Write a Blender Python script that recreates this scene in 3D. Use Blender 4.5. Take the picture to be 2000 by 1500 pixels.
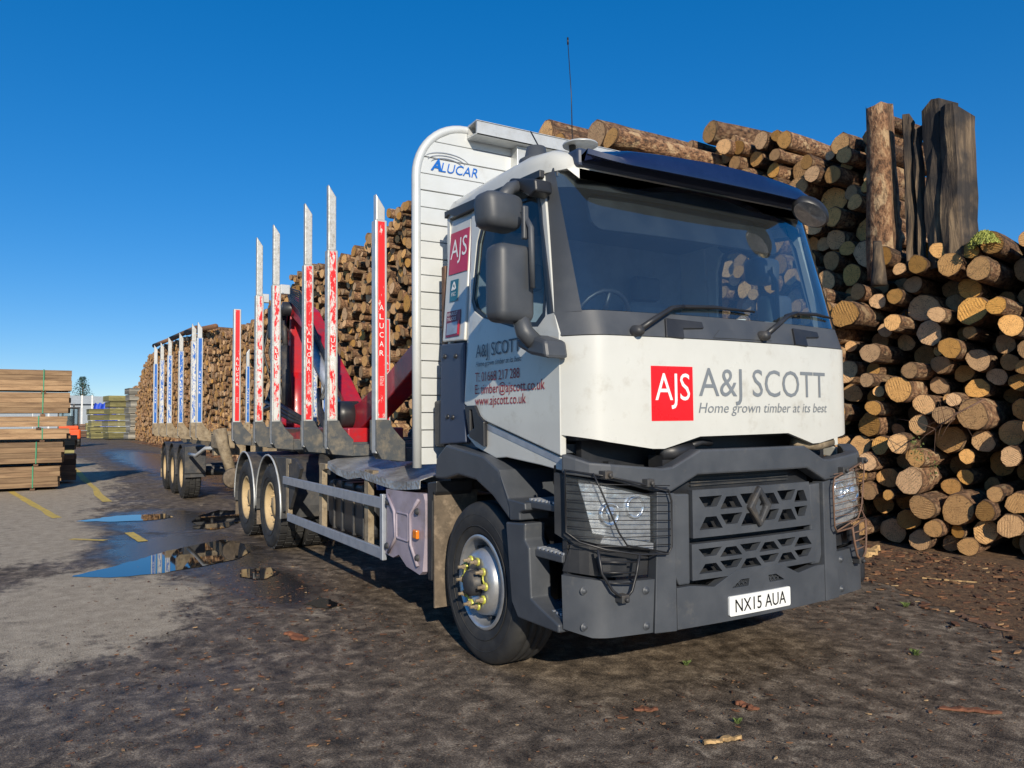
import bpy, bmesh, math, random
import numpy as np
from mathutils import Vector, Matrix
rad = math.radians
for o in list(bpy.data.objects): bpy.data.objects.remove(o)
scn = bpy.context.scene
col = scn.collection
RND = random.Random(7)

# ------------------------------------------------------------------ camera, sky, sun, exposure
cam = bpy.data.cameras.new('camera'); cam_o = bpy.data.objects.new('camera', cam); col.objects.link(cam_o)
yaw, pit, roll = rad(31.038), rad(2.736), rad(-0.544)
Fv = Vector((-math.cos(yaw)*math.cos(pit), math.sin(yaw)*math.cos(pit), math.sin(pit)))
Rv = Fv.cross(Vector((0, 0, 1))).normalized(); Uv = Rv.cross(Fv)
R2 = Rv*math.cos(roll)+Uv*math.sin(roll); U2 = Uv*math.cos(roll)-Rv*math.sin(roll)
M = Matrix((R2, U2, -Fv)).transposed().to_4x4(); M.translation = Vector((4.432, -3.609, 1.567))
cam_o.matrix_world = M
cam.sensor_width = 36; cam.sensor_fit = 'HORIZONTAL'; cam.lens = 36*1495.17/2000
cam.clip_start = .05; cam.clip_end = 3000
scn.camera = cam_o

SUN = Vector((.868, -.305, .391)).normalized()
w = bpy.data.worlds.new('World'); scn.world = w; w.use_nodes = True
nt = w.node_tree; nt.nodes.clear()
sky = nt.nodes.new('ShaderNodeTexSky'); sky.sky_type = 'NISHITA'; sky.sun_disc = False
sky.sun_elevation = rad(23); sky.sun_rotation = math.atan2(SUN.x, SUN.y)
sky.air_density = 1.0; sky.dust_density = 0; sky.ozone_density = 6; sky.altitude = 1500
bg = nt.nodes.new('ShaderNodeBackground'); bg.inputs[1].default_value = .12
wo = nt.nodes.new('ShaderNodeOutputWorld')
gmn = nt.nodes.new('ShaderNodeGamma'); gmn.inputs[1].default_value = .65
hsn = nt.nodes.new('ShaderNodeHueSaturation'); hsn.inputs['Saturation'].default_value = 1.5; hsn.inputs['Hue'].default_value = .508; hsn.inputs['Value'].default_value = 1.72
nt.links.new(sky.outputs[0], gmn.inputs[0]); nt.links.new(gmn.outputs[0], hsn.inputs['Color']); nt.links.new(hsn.outputs[0], bg.inputs[0]); nt.links.new(bg.outputs[0], wo.inputs[0])
sl = bpy.data.lights.new('sun', 'SUN'); sl.energy = 4.9; sl.angle = rad(.5); sl.color = (1, .90, .74)
so = bpy.data.objects.new('sun', sl); col.objects.link(so); so.location = (20, -5, 30)
so.rotation_euler = SUN.to_track_quat('Z', 'Y').to_euler()
scn.view_settings.view_transform = 'Standard'; scn.view_settings.look = 'None'
scn.view_settings.exposure = 0.1; scn.view_settings.gamma = 1

# ------------------------------------------------------------------ materials
MATS = {}
def nn(t, typ, **kw):
    n = t.nodes.new('ShaderNode'+typ)
    for k, v in kw.items(): setattr(n, k, v)
    return n
def ramp(t, fac, stops):
    r = nn(t, 'ValToRGB'); e = r.color_ramp.elements
    while len(e) < len(stops): e.new(.5)
    for i, (p, c) in enumerate(stops):
        e[i].position = p; e[i].color = (c[0], c[1], c[2], 1) if hasattr(c, '__len__') else (c, c, c, 1)
    t.links.new(fac, r.inputs[0]); return r.outputs[0]
def noise(t, vec, scale, detail=4, rough=.55, dist=0):
    n = nn(t, 'TexNoise'); n.inputs['Scale'].default_value = scale; n.inputs['Detail'].default_value = detail
    n.inputs['Roughness'].default_value = rough; n.inputs['Distortion'].default_value = dist
    if vec is not None: t.links.new(vec, n.inputs['Vector'])
    return n.outputs[0]
def mixc(t, fac, a, b, mode='MIX'):
    m = nn(t, 'Mix', data_type='RGBA', blend_type=mode)
    for s, v in ((0, fac), (6, a), (7, b)):
        if hasattr(v, 'links') or hasattr(v, 'is_output'): t.links.new(v, m.inputs[s])
        elif hasattr(v, '__len__'): m.inputs[s].default_value = (v[0], v[1], v[2], 1)
        else: m.inputs[s].default_value = v
    return m.outputs[2]
def mth(t, op, a, b=None, c=None):
    m = nn(t, 'Math', operation=op)
    for i, v in enumerate((a, b, c)):
        if v is None: continue
        if hasattr(v, 'is_output'): t.links.new(v, m.inputs[i])
        else: m.inputs[i].default_value = v
    return m.outputs[0]
def bump(t, h, strength, dist=.01):
    b = nn(t, 'Bump'); b.inputs['Strength'].default_value = strength; b.inputs['Distance'].default_value = dist
    t.links.new(h, b.inputs['Height']); return b.outputs[0]
def newmat(name):
    m = bpy.data.materials.new(name); m.use_nodes = True
    t = m.node_tree; b = t.nodes['Principled BSDF']; MATS[name] = m
    return m, t, b
def mat(name, c, rough=.5, metal=0, c2=None, scale=6, lo=.4, hi=.65, rv=.12, bmp=0, bscale=60, coat=0, spec=None, dirt=None, dscale=3, dlo=.5, dhi=.7):
    """plain surface: two tones mixed by noise, uneven gloss, optional fine relief and dirt patches"""
    m, t, b = newmat(name)
    tc = nn(t, 'TexCoord').outputs['Object']
    n = noise(t, tc, scale, 6, .6)
    c2 = c2 or tuple(v*.8 for v in c)
    f = ramp(t, n, [(lo, 0), (hi, 1)])
    base = mixc(t, f, c, c2)
    if dirt:
        dn = noise(t, tc, dscale, 8, .7)
        base = mixc(t, ramp(t, dn, [(dlo, 0), (dhi, 1)]), base, dirt)
    t.links.new(base, b.inputs['Base Color'])
    r = nn(t, 'MapRange'); r.inputs[3].default_value = max(.02, rough-rv); r.inputs[4].default_value = min(1, rough+rv)
    t.links.new(n, r.inputs[0]); t.links.new(r.outputs[0], b.inputs['Roughness'])
    b.inputs['Metallic'].default_value = metal
    if coat: b.inputs['Coat Weight'].default_value = coat; b.inputs['Coat Roughness'].default_value = .05
    if spec is not None: b.inputs['Specular IOR Level'].default_value = spec
    if bmp: t.links.new(bump(t, noise(t, tc, bscale, 4), bmp, .004), b.inputs['Normal'])
    return m
mat('white_paint', (.58, .58, .54), .3, coat=.35, c2=(.54, .54, .50), scale=2.5, rv=.08, dirt=(.40, .37, .31), dscale=7, dlo=.55, dhi=.85)
mat('dark_plastic', (.050, .056, .066), .48, c2=(.068, .074, .084), scale=4, bmp=.15, bscale=400, dirt=(.13, .125, .115), dscale=6, dlo=.6, dhi=.9)
mat('black_plastic', (.016, .017, .02), .42, c2=(.028, .029, .032), scale=5, bmp=.1, bscale=300)
mat('navy_paint', (.007, .014, .055), .25, coat=.35, c2=(.009, .018, .065), rv=.05)
mat('navy_plastic', (.03, .045, .085), .45, c2=(.04, .055, .095))
mat('rubber', (.02, .02, .021), .7, c2=(.038, .037, .035), scale=7, bmp=.2, bscale=90, dirt=(.07, .06, .05), dscale=5, dlo=.58, dhi=.9)
mat('silver', (.55, .56, .57), .35, metal=.7, c2=(.42, .43, .44), scale=8, dirt=(.3, .27, .22), dscale=7, dlo=.55, dhi=.9)
mat('dusty_rim', (.50, .37, .20), .75, c2=(.38, .27, .14), scale=6, dirt=(.2, .13, .07), dscale=8, dlo=.55, dhi=.8)
mat('aluminium', (.58, .59, .58), .42, metal=.35, c2=(.48, .49, .48), scale=9, dirt=(.40, .39, .35), dscale=14, dlo=.56, dhi=.8)
mat('worn_aluminium', (.52, .52, .50), .5, metal=.4, c2=(.42, .42, .39), scale=22, lo=.42, hi=.6, dirt=(.22, .20, .16), dscale=30, dlo=.54, dhi=.72, bmp=.3, bscale=60)
mat('board_aluminium', (.60, .62, .62), .45, metal=.15, c2=(.54, .56, .55), scale=3, dirt=(.45, .43, .38), dscale=5, dlo=.6, dhi=.95)
mat('steel_dark', (.035, .037, .042), .55, metal=.2, c2=(.06, .06, .06), scale=8, dirt=(.15, .12, .085), dscale=6, dlo=.5, dhi=.8)
mat('gusset_steel', (.055, .065, .075), .55, metal=.1, c2=(.09, .09, .085), scale=9, dirt=(.24, .20, .14), dscale=7, dlo=.48, dhi=.75)
mat('mud_steel', (.30, .24, .16), .8, c2=(.20, .15, .09), scale=9, dirt=(.1, .075, .05), dscale=12, bmp=.3, bscale=50)
mat('galvanised', (.42, .45, .50), .42, metal=.5, c2=(.34, .37, .42), scale=12, dirt=(.3, .27, .22), dscale=8, dlo=.58, dhi=.9)
mat('purple_cover', (.36, .31, .36), .5, c2=(.27, .23, .27), scale=5, dirt=(.2, .16, .12), dscale=7, dlo=.52, dhi=.85)
mat('crane_red', (.46, .010, .014), .38, c2=(.30, .014, .03), scale=4, coat=.2, dirt=(.16, .05, .06), dscale=6, dlo=.5, dhi=.8)
mat('sticker_red', (.72, .015, .02), .35, c2=(.6, .02, .025))
mat('logo_red', (.78, .008, .012), .3, c2=(.72, .01, .015))
mat('logo_crimson', (.48, .02, .07), .4, c2=(.42, .02, .06))
mat('sticker_blue', (.02, .13, .50), .35, c2=(.03, .11, .4))
mat('brand_blue', (.01, .13, .50), .35)
mat('sticker_teal', (.01, .13, .19), .4)
mat('sticker_maroon', (.20, .01, .04), .4)
mat('print_white', (.82, .82, .80), .4, c2=(.76, .76, .74))
mat('print_grey', (.19, .21, .23), .4, c2=(.17, .19, .21))
mat('print_dark', (.05, .06, .09), .4)
mat('print_crimson', (.36, .008, .02), .4)
mat('plate_white', (.78, .79, .77), .3, c2=(.72, .73, .71))
mat('print_black', (.01, .01, .01), .4)
mat('reflector_silver', (.80, .82, .85), .16, metal=.75, c2=(.55, .57, .60), scale=25, rv=.1, bmp=1, bscale=11)
mat('mud_rubber', (.15, .115, .08), .85, c2=(.09, .07, .05), scale=9, dirt=(.26, .20, .14), dscale=14, bmp=.4, bscale=50)
mat('chrome', (.75, .76, .78), .12, metal=1, c2=(.5, .52, .55), scale=30, rv=.08)
mat('orange_lens', (.75, .22, .01), .25, c2=(.6, .15, .01))
mat('nut_yellow', (.55, .55, .08), .4, c2=(.42, .40, .08), metal=.2)
mat('rusty_wire', (.17, .09, .055), .7, c2=(.1, .06, .04), scale=20)
mat('black_wire', (.02, .02, .022), .4)
mat('interior', (.075, .085, .10), .7, c2=(.095, .105, .12))
mat('interior_light', (.24, .27, .30), .7)
mat('blue_cap', (.01, .08, .45), .4)
mat('hose', (.015, .015, .016), .45, c2=(.04, .038, .034), scale=14)
mat('yellow_line', (.66, .46, .08), .75, c2=(.52, .38, .10), scale=5, dirt=(.2, .18, .13), dscale=9, dlo=.54, dhi=.7)
mat('strap_green', (.03, .28, .14), .5)
mat('orange_paint', (.75, .10, .02), .4)
mat('tarp_blue', (.02, .06, .45), .5, c2=(.03, .10, .6), scale=3)
mat('grey_wall', (.30, .34, .38), .7)
mat('post_white', (.7, .7, .68), .5)
mat('leaf', (.05, .10, .03), .7, c2=(.03, .06, .02))
mat('grass', (.10, .15, .035), .7, c2=(.17, .21, .06))
mat('moss', (.40, .42, .10), .9, c2=(.28, .32, .07), scale=20)

def glass_mat(name, tint, refl=1.0, dirt=0):
    m, t, b = newmat(name)
    t.nodes.remove(b)
    out = t.nodes['Material Output']
    tr = nn(t, 'BsdfTransparent'); tr.inputs[0].default_value = (*tint, 1)
    gl = nn(t, 'BsdfGlossy'); gl.inputs['Roughness'].default_value = .03
    fr = nn(t, 'LayerWeight'); fr.inputs[0].default_value = .5
    f = mth(t, 'MULTIPLY', mth(t, 'MULTIPLY_ADD', mth(t, 'POWER', fr.outputs['Facing'], 5), .95, .045), refl)
    mx = nn(t, 'MixShader'); t.links.new(f, mx.inputs[0]); t.links.new(tr.outputs[0], mx.inputs[1]); t.links.new(gl.outputs[0], mx.inputs[2])
    last = mx.outputs[0]
    if dirt:
        tc = nn(t, 'TexCoord').outputs['Object']
        df = nn(t, 'BsdfDiffuse'); df.inputs[0].default_value = (.5, .55, .55, 1)
        n = ramp(t, noise(t, tc, 5, 8, .7), [(.45, .02), (.85, dirt)])
        m2 = nn(t, 'MixShader'); t.links.new(n, m2.inputs[0]); t.links.new(last, m2.inputs[1]); t.links.new(df.outputs[0], m2.inputs[2]); last = m2.outputs[0]
    t.links.new(last, out.inputs[0]); return m
glass_mat('windscreen_glass', (.80, .92, .96), 4.2, .025)
glass_mat('window_glass', (.72, .82, .86), 1.5, .03)
glass_mat('lamp_glass', (.93, .95, .96), .9, .08)

def rnd_val(t):
    oi = nn(t, 'ObjectInfo').outputs['Random']; gi = nn(t, 'NewGeometry').outputs['Random Per Island']
    return mth(t, 'FRACT', mth(t, 'ADD', oi, gi))
def bark_mat(name, a, b_, c, pale):
    m, t, b = newmat(name)
    uv = nn(t, 'UVMap').outputs[0]
    r = rnd_val(t)
    sep = nn(t, 'SeparateXYZ'); t.links.new(uv, sep.inputs[0])
    cb = nn(t, 'CombineXYZ'); t.links.new(mth(t, 'MULTIPLY', sep.outputs[0], 15), cb.inputs[0])
    t.links.new(mth(t, 'MULTIPLY', sep.outputs[1], 8), cb.inputs[1]); t.links.new(mth(t, 'MULTIPLY', r, 37), cb.inputs[2])
    n1 = noise(t, cb.outputs[0], 1.4, 8, .65); n2 = noise(t, cb.outputs[0], .45, 5, .6)
    colr = ramp(t, n1, [(.38, a), (.5, b_), (.64, c)])
    colr = mixc(t, ramp(t, n2, [(.54, 0), (.62, .8)]), colr, pale)
    hsv = nn(t, 'HueSaturation'); t.links.new(colr, hsv.inputs['Color'])
    t.links.new(mth(t, 'MULTIPLY_ADD', r, .7, .6), hsv.inputs['Value'])
    t.links.new(hsv.outputs[0], b.inputs['Base Color']); b.inputs['Roughness'].default_value = .9
    t.links.new(bump(t, n1, 1, .06), b.inputs['Normal'])
def end_mat(name, a, b_, dark):
    m, t, b = newmat(name)
    uv = nn(t, 'UVMap').outputs[0]
    r = rnd_val(t)
    off = nn(t, 'VectorMath', operation='SUBTRACT'); t.links.new(uv, off.inputs[0]); off.inputs[1].default_value = (.5, .5, 0)
    ln = nn(t, 'VectorMath', operation='LENGTH'); t.links.new(off.outputs[0], ln.inputs[0])
    d = ln.outputs['Value']
    nz = noise(t, off.outputs[0], 3, 4)
    wob = mth(t, 'MULTIPLY_ADD', nz, .12, d)
    rings = mth(t, 'SINE', mth(t, 'MULTIPLY', wob, 95))
    # saw marks: parallel stripes turned by a random angle
    vr = nn(t, 'VectorRotate', rotation_type='Z_AXIS'); t.links.new(off.outputs[0], vr.inputs['Vector'])
    t.links.new(mth(t, 'MULTIPLY', r, 6.283), vr.inputs['Angle'])
    sp = nn(t, 'SeparateXYZ'); t.links.new(vr.outputs[0], sp.inputs[0])
    saw = mth(t, 'SINE', mth(t, 'MULTIPLY', mth(t, 'MULTIPLY_ADD', nz, .06, sp.outputs[0]), 75))
    c = mixc(t, mth(t, 'MULTIPLY_ADD', rings, .3, .45), a, b_)
    c = mixc(t, ramp(t, d, [(.0, .35), (.12, .0), (.36, 0), (.46, .55)]), c, dark)
    c = mixc(t, ramp(t, noise(t, off.outputs[0], 7, 6, .7), [(.5, 0), (.8, .5)]), c, dark)
    # drying cracks: contour lines of a noise that mostly varies round the heart
    so_ = nn(t, 'SeparateXYZ'); t.links.new(off.outputs[0], so_.inputs[0])
    ang = mth(t, 'ARCTAN2', so_.outputs[1], so_.outputs[0])
    cv_ = nn(t, 'CombineXYZ'); t.links.new(mth(t, 'MULTIPLY', ang, 1.6), cv_.inputs[0]); t.links.new(mth(t, 'MULTIPLY', d, 1.4), cv_.inputs[1]); t.links.new(mth(t, 'MULTIPLY', r, 60), cv_.inputs[2])
    ck = mth(t, 'ABSOLUTE', mth(t, 'SUBTRACT', noise(t, cv_.outputs[0], 1.6, 3, .5), .52))
    crk = mth(t, 'MULTIPLY', ramp(t, ck, [(.004, .85), (.014, 0)]), ramp(t, d, [(.02, 0), (.08, 1), (.36, 1), (.44, 0)]))
    c = mixc(t, crk, c, (.07, .04, .02))
    hsv = nn(t, 'HueSaturation'); t.links.new(c, hsv.inputs['Color'])
    t.links.new(mth(t, 'MULTIPLY_ADD', mth(t, 'FRACT', mth(t, 'MULTIPLY', r, 7.3)), .65, .6), hsv.inputs['Value'])
    t.links.new(mth(t, 'MULTIPLY_ADD', mth(t, 'FRACT', mth(t, 'MULTIPLY', r, 13.7)), .3, .86), hsv.inputs['Saturation'])
    t.links.new(hsv.outputs[0], b.inputs['Base Color']); b.inputs['Roughness'].default_value = .85
    hgt = mth(t, 'MULTIPLY_ADD', mth(t, 'MULTIPLY', saw, ramp(t, noise(t, off.outputs[0], 2.2, 2), [(.4, 0), (.6, 1)])), .3, noise(t, off.outputs[0], 30, 5))
    t.links.new(bump(t, hgt, .5, .012), b.inputs['Normal'])
bark_mat('bark', (.055, .032, .019), (.21, .105, .052), (.37, .225, .12), (.46, .32, .18))
end_mat('cut_wood', (.72, .42, .175), (.55, .30, .115), (.26, .135, .055))

def plank_mat(name, a, b_, dk):
    m, t, b = newmat(name)
    tc = nn(t, 'TexCoord').outputs['Object']
    r = rnd_val(t)
    mp = nn(t, 'Mapping'); t.links.new(tc, mp.inputs[0]); mp.inputs['Scale'].default_value = (9, .9, 9)
    cb = nn(t, 'CombineXYZ'); t.links.new(mth(t, 'MULTIPLY', r, 50), cb.inputs[1])
    t.links.new(cb.outputs[0], mp.inputs['Location'])
    n = noise(t, mp.outputs[0], 1.6, 7, .65, .6)
    c = ramp(t, n, [(.3, dk), (.5, b_), (.7, a)])
    hsv = nn(t, 'HueSaturation'); t.links.new(c, hsv.inputs['Color'])
    t.links.new(mth(t, 'MULTIPLY_ADD', r, .85, .45), hsv.inputs['Value'])
    t.links.new(hsv.outputs[0], b.inputs['Base Color']); b.inputs['Roughness'].default_value = .8
    t.links.new(bump(t, n, .4, .01), b.inputs['Normal'])
plank_mat('plank_tan', (.40, .265, .145), (.29, .18, .095), (.14, .08, .042))
plank_mat('plank_green', (.30, .27, .11), (.21, .19, .075), (.11, .10, .045))
plank_mat('plank_pale', (.62, .47, .25), (.52, .40, .24), (.35, .28, .18))
plank_mat('plank_grey', (.34, .32, .27), (.27, .25, .21), (.17, .16, .13))
plank_mat('plank_brown', (.20, .11, .06), (.15, .08, .045), (.08, .045, .03))

def charred_mat():
    m, t, b = newmat('charred_wood')
    tc = nn(t, 'TexCoord').outputs['Object']
    mp = nn(t, 'Mapping'); t.links.new(tc, mp.inputs[0]); mp.inputs['Scale'].default_value = (7, 7, .7)
    n = noise(t, mp.outputs[0], 1.5, 8, .7, .5); n2 = noise(t, tc, 1.1, 5)
    c = ramp(t, n, [(.3, (.02, .018, .016)), (.5, (.10, .07, .045)), (.7, (.30, .21, .12))])
    c = mixc(t, ramp(t, n2, [(.52, 0), (.62, .9)]), c, (.02, .018, .018))
    t.links.new(c, b.inputs['Base Color']); b.inputs['Roughness'].default_value = .85
    t.links.new(bump(t, n, 1, .05), b.inputs['Normal'])
charred_mat()

def wear_sticker(name, c, wear):
    m, t, b = newmat(name)
    tc = nn(t, 'TexCoord').outputs['Object']
    mp = nn(t, 'Mapping'); t.links.new(tc, mp.inputs[0]); mp.inputs['Scale'].default_value = (1, 1, .35)
    n = noise(t, mp.outputs[0], 26, 8, .75)
    f = ramp(t, n, [(max(0, .62-wear*.4), 0), (max(.03, .66-wear*.4), 1)])
    t.links.new(mixc(t, f, c, (.60, .60, .57)), b.inputs['Base Color']); b.inputs['Roughness'].default_value = .42
for k, wv in (('fresh', .05), ('scuffed', .22), ('worn', .36)):
    wear_sticker('red_'+k, (.70, .02, .025), wv); wear_sticker('blue_'+k, (.015, .13, .48), wv)

def chequer_mat():
    m, t, b = newmat('chequer_plate')
    tc = nn(t, 'TexCoord').outputs['Object']
    mp = nn(t, 'Mapping'); t.links.new(tc, mp.inputs[0]); mp.inputs['Rotation'].default_value = (0, 0, rad(45))
    ck = nn(t, 'TexVoronoi'); ck.inputs['Scale'].default_value = 28; t.links.new(mp.outputs[0], ck.inputs['Vector'])
    n = noise(t, tc, 4, 5)
    t.links.new(ramp(t, n, [(.4, (.5, .5, .49)), (.65, (.27, .26, .25))]), b.inputs['Base Color'])
    b.inputs['Metallic'].default_value = .6; b.inputs['Roughness'].default_value = .4
    t.links.new(bump(t, ck.outputs[0], .8, .01), b.inputs['Normal'])
chequer_mat()

def ground_mat():
    m, t, b = newmat('asphalt')
    pos = nn(t, 'NewGeometry').outputs['Position']
    big = noise(t, pos, .5, 6, .62, .4); mid = noise(t, pos, 1.4, 9, .7, .3); mot = noise(t, pos, 6.5, 9, .74, .4); fine = noise(t, pos, 85, 6, .75)
    mp = nn(t, 'Mapping'); t.links.new(pos, mp.inputs[0]); mp.inputs['Rotation'].default_value = (0, 0, rad(14)); mp.inputs['Scale'].default_value = (.6, 1.9, 1)
    streak = noise(t, mp.outputs[0], 1.7, 9, .72, .3)
    def blob(cx, cy, rx, ry, rot=0):
        q = nn(t, 'Mapping'); q.vector_type = 'TEXTURE'; t.links.new(pos, q.inputs[0])
        q.inputs['Location'].default_value = (cx, cy, 0); q.inputs['Rotation'].default_value = (0, 0, rad(rot)); q.inputs['Scale'].default_value = (rx, ry, 1e3)
        l = nn(t, 'VectorMath', operation='LENGTH'); t.links.new(q.outputs[0], l.inputs[0])
        return mth(t, 'SUBTRACT', 1, l.outputs['Value'])
    # dried-out areas of the yard; everything else is damp and dirty
    dry = blob(-3.4, -3.3, 2.2, 1.05, -6)
    for a in ((-14, -4.6, 7.5, 2.2, 2), (-26, -3.2, 16, 1.3, 1), (-8.3, -3.7, 2.8, .95, 0)): dry = mth(t, 'MAXIMUM', dry, blob(*a))
    dry = mth(t, 'MAXIMUM', dry, -.2)
    film = ramp(t, mth(t, 'ADD', mth(t, 'MAXIMUM', mth(t, 'MAXIMUM', blob(-6.0, -2.15, 2.6, 1.15, 8), blob(-9.2, -2.0, 2.4, 1.2, 0)), mth(t, 'MAXIMUM', blob(-3.4, -1.75, 1.3, .5, 0), blob(-30, .3, 24, 1.9, 1))), mth(t, 'MULTIPLY_ADD', mid, 1.4, -.7)), [(.02, 0), (.42, 1)])
    dv = mth(t, 'ADD', mth(t, 'MULTIPLY', dry, 1.15), mth(t, 'MULTIPLY_ADD', mid, 1.5, -.75))
    dv = mth(t, 'ADD', dv, mth(t, 'MULTIPLY_ADD', streak, 1.5, -.75)); dv = mth(t, 'ADD', dv, mth(t, 'MULTIPLY_ADD', mot, .7, -.35))
    dryf = mth(t, 'MULTIPLY', ramp(t, dv, [(-.06, 0), (.3, 1)]), mth(t, 'SUBTRACT', 1, film))
    wetc = ramp(t, mth(t, 'ADD', mth(t, 'MULTIPLY', mot, .6), mth(t, 'MULTIPLY', fine, .4)), [(.40, (.02, .015, .010)), (.46, (.07, .052, .036)), (.53, (.15, .114, .08)), (.60, (.33, .26, .185))])
    dryc = ramp(t, mth(t, 'ADD', mth(t, 'MULTIPLY', mot, .35), mth(t, 'MULTIPLY', fine, .65)), [(.38, (.17, .14, .10)), (.5, (.37, .305, .22)), (.64, (.60, .505, .38))])
    c = mixc(t, dryf, wetc, dryc)
    c = mixc(t, film, c, (.022, .02, .021))
    vor = nn(t, 'TexVoronoi'); vor.inputs['Scale'].default_value = 120; t.links.new(pos, vor.inputs['Vector'])
    c = mixc(t, ramp(t, vor.outputs['Distance'], [(.05, .5), (.22, 0)]), c, (.36, .30, .23))
    t.links.new(c, b.inputs['Base Color'])
    rg = mixc(t, dryf, ramp(t, big, [(.36, .5), (.6, .85)]), (.9, .9, .9))
    rg = mixc(t, film, rg, (.2, .2, .2))
    t.links.new(rg, b.inputs['Roughness'])
    b.inputs['Specular IOR Level'].default_value = .4
    h = mth(t, 'ADD', mth(t, 'MULTIPLY', fine, .7), mth(t, 'ADD', mth(t, 'MULTIPLY', vor.outputs['Distance'], .5), mth(t, 'MULTIPLY', mot, .4)))
    hb = nn(t, 'Bump'); hb.inputs['Distance'].default_value = .02; t.links.new(h, hb.inputs['Height'])
    t.links.new(mth(t, 'MULTIPLY_ADD', film, -.3, .42), hb.inputs['Strength'])
    t.links.new(hb.outputs[0], b.inputs['Normal'])
ground_mat()
def litter_mat():
    m, t, b = newmat('bark_litter')
    pos = nn(t, 'NewGeometry').outputs['Position']
    n = noise(t, pos, 14, 9, .75, .8); n2 = noise(t, pos, 45, 6, .72, 1.2)
    c = ramp(t, n, [(.32, (.03, .019, .013)), (.5, (.13, .07, .036)), (.68, (.30, .175, .085))])
    c = mixc(t, ramp(t, n2, [(.52, 0), (.68, .75)]), c, (.40, .25, .12))
    t.links.new(c, b.inputs['Base Color']); b.inputs['Roughness'].default_value = .9
    t.links.new(bump(t, n2, 1, .04), b.inputs['Normal'])
litter_mat()
def chip_mat():
    m, t, b = newmat('wood_chip')
    r = rnd_val(t)
    t.links.new(ramp(t, r, [(0, (.025, .014, .009)), (.4, (.085, .036, .018)), (.75, (.18, .075, .033)), (.95, (.27, .145, .065)), (1, (.45, .31, .16))]), b.inputs['Base Color'])
    b.inputs['Roughness'].default_value = .85
chip_mat()
def water_mat():
    m, t, b = newmat('puddle_water')
    b.inputs['Base Color'].default_value = (.012, .012, .013, 1); b.inputs['Roughness'].default_value = .02
    b.inputs['IOR'].default_value = 1.33; b.inputs['Specular IOR Level'].default_value = .9
water_mat()

# ------------------------------------------------------------------ mesh helpers
def link(o, parent=None):
    col.objects.link(o)
    if parent is not None: o.parent = parent
    return o
def obj(name, me, m=None, parent=None, bevel=0, smooth=False, seg=2):
    o = bpy.data.objects.new(name, me)
    if m is not None and not me.materials: me.materials.append(MATS[m])
    link(o, parent)
    if smooth:
        for p in me.polygons: p.use_smooth = True
    if bevel:
        b = o.modifiers.new('bevel', 'BEVEL'); b.width = bevel; b.segments = seg; b.limit_method = 'ANGLE'; b.angle_limit = rad(35)
        b.harden_normals = False
    return o
def tag(o, label, cat, group=None, kind=None):
    if label: o['label'] = label
    if cat: o['category'] = cat
    if group: o['group'] = group
    if kind: o['kind'] = kind
    return o
def thing(name, loc, label, cat, group=None):
    o = bpy.data.objects.new(name, None); o.location = loc; o.empty_display_size = .2; col.objects.link(o)
    return tag(o, label, cat, group)
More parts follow.
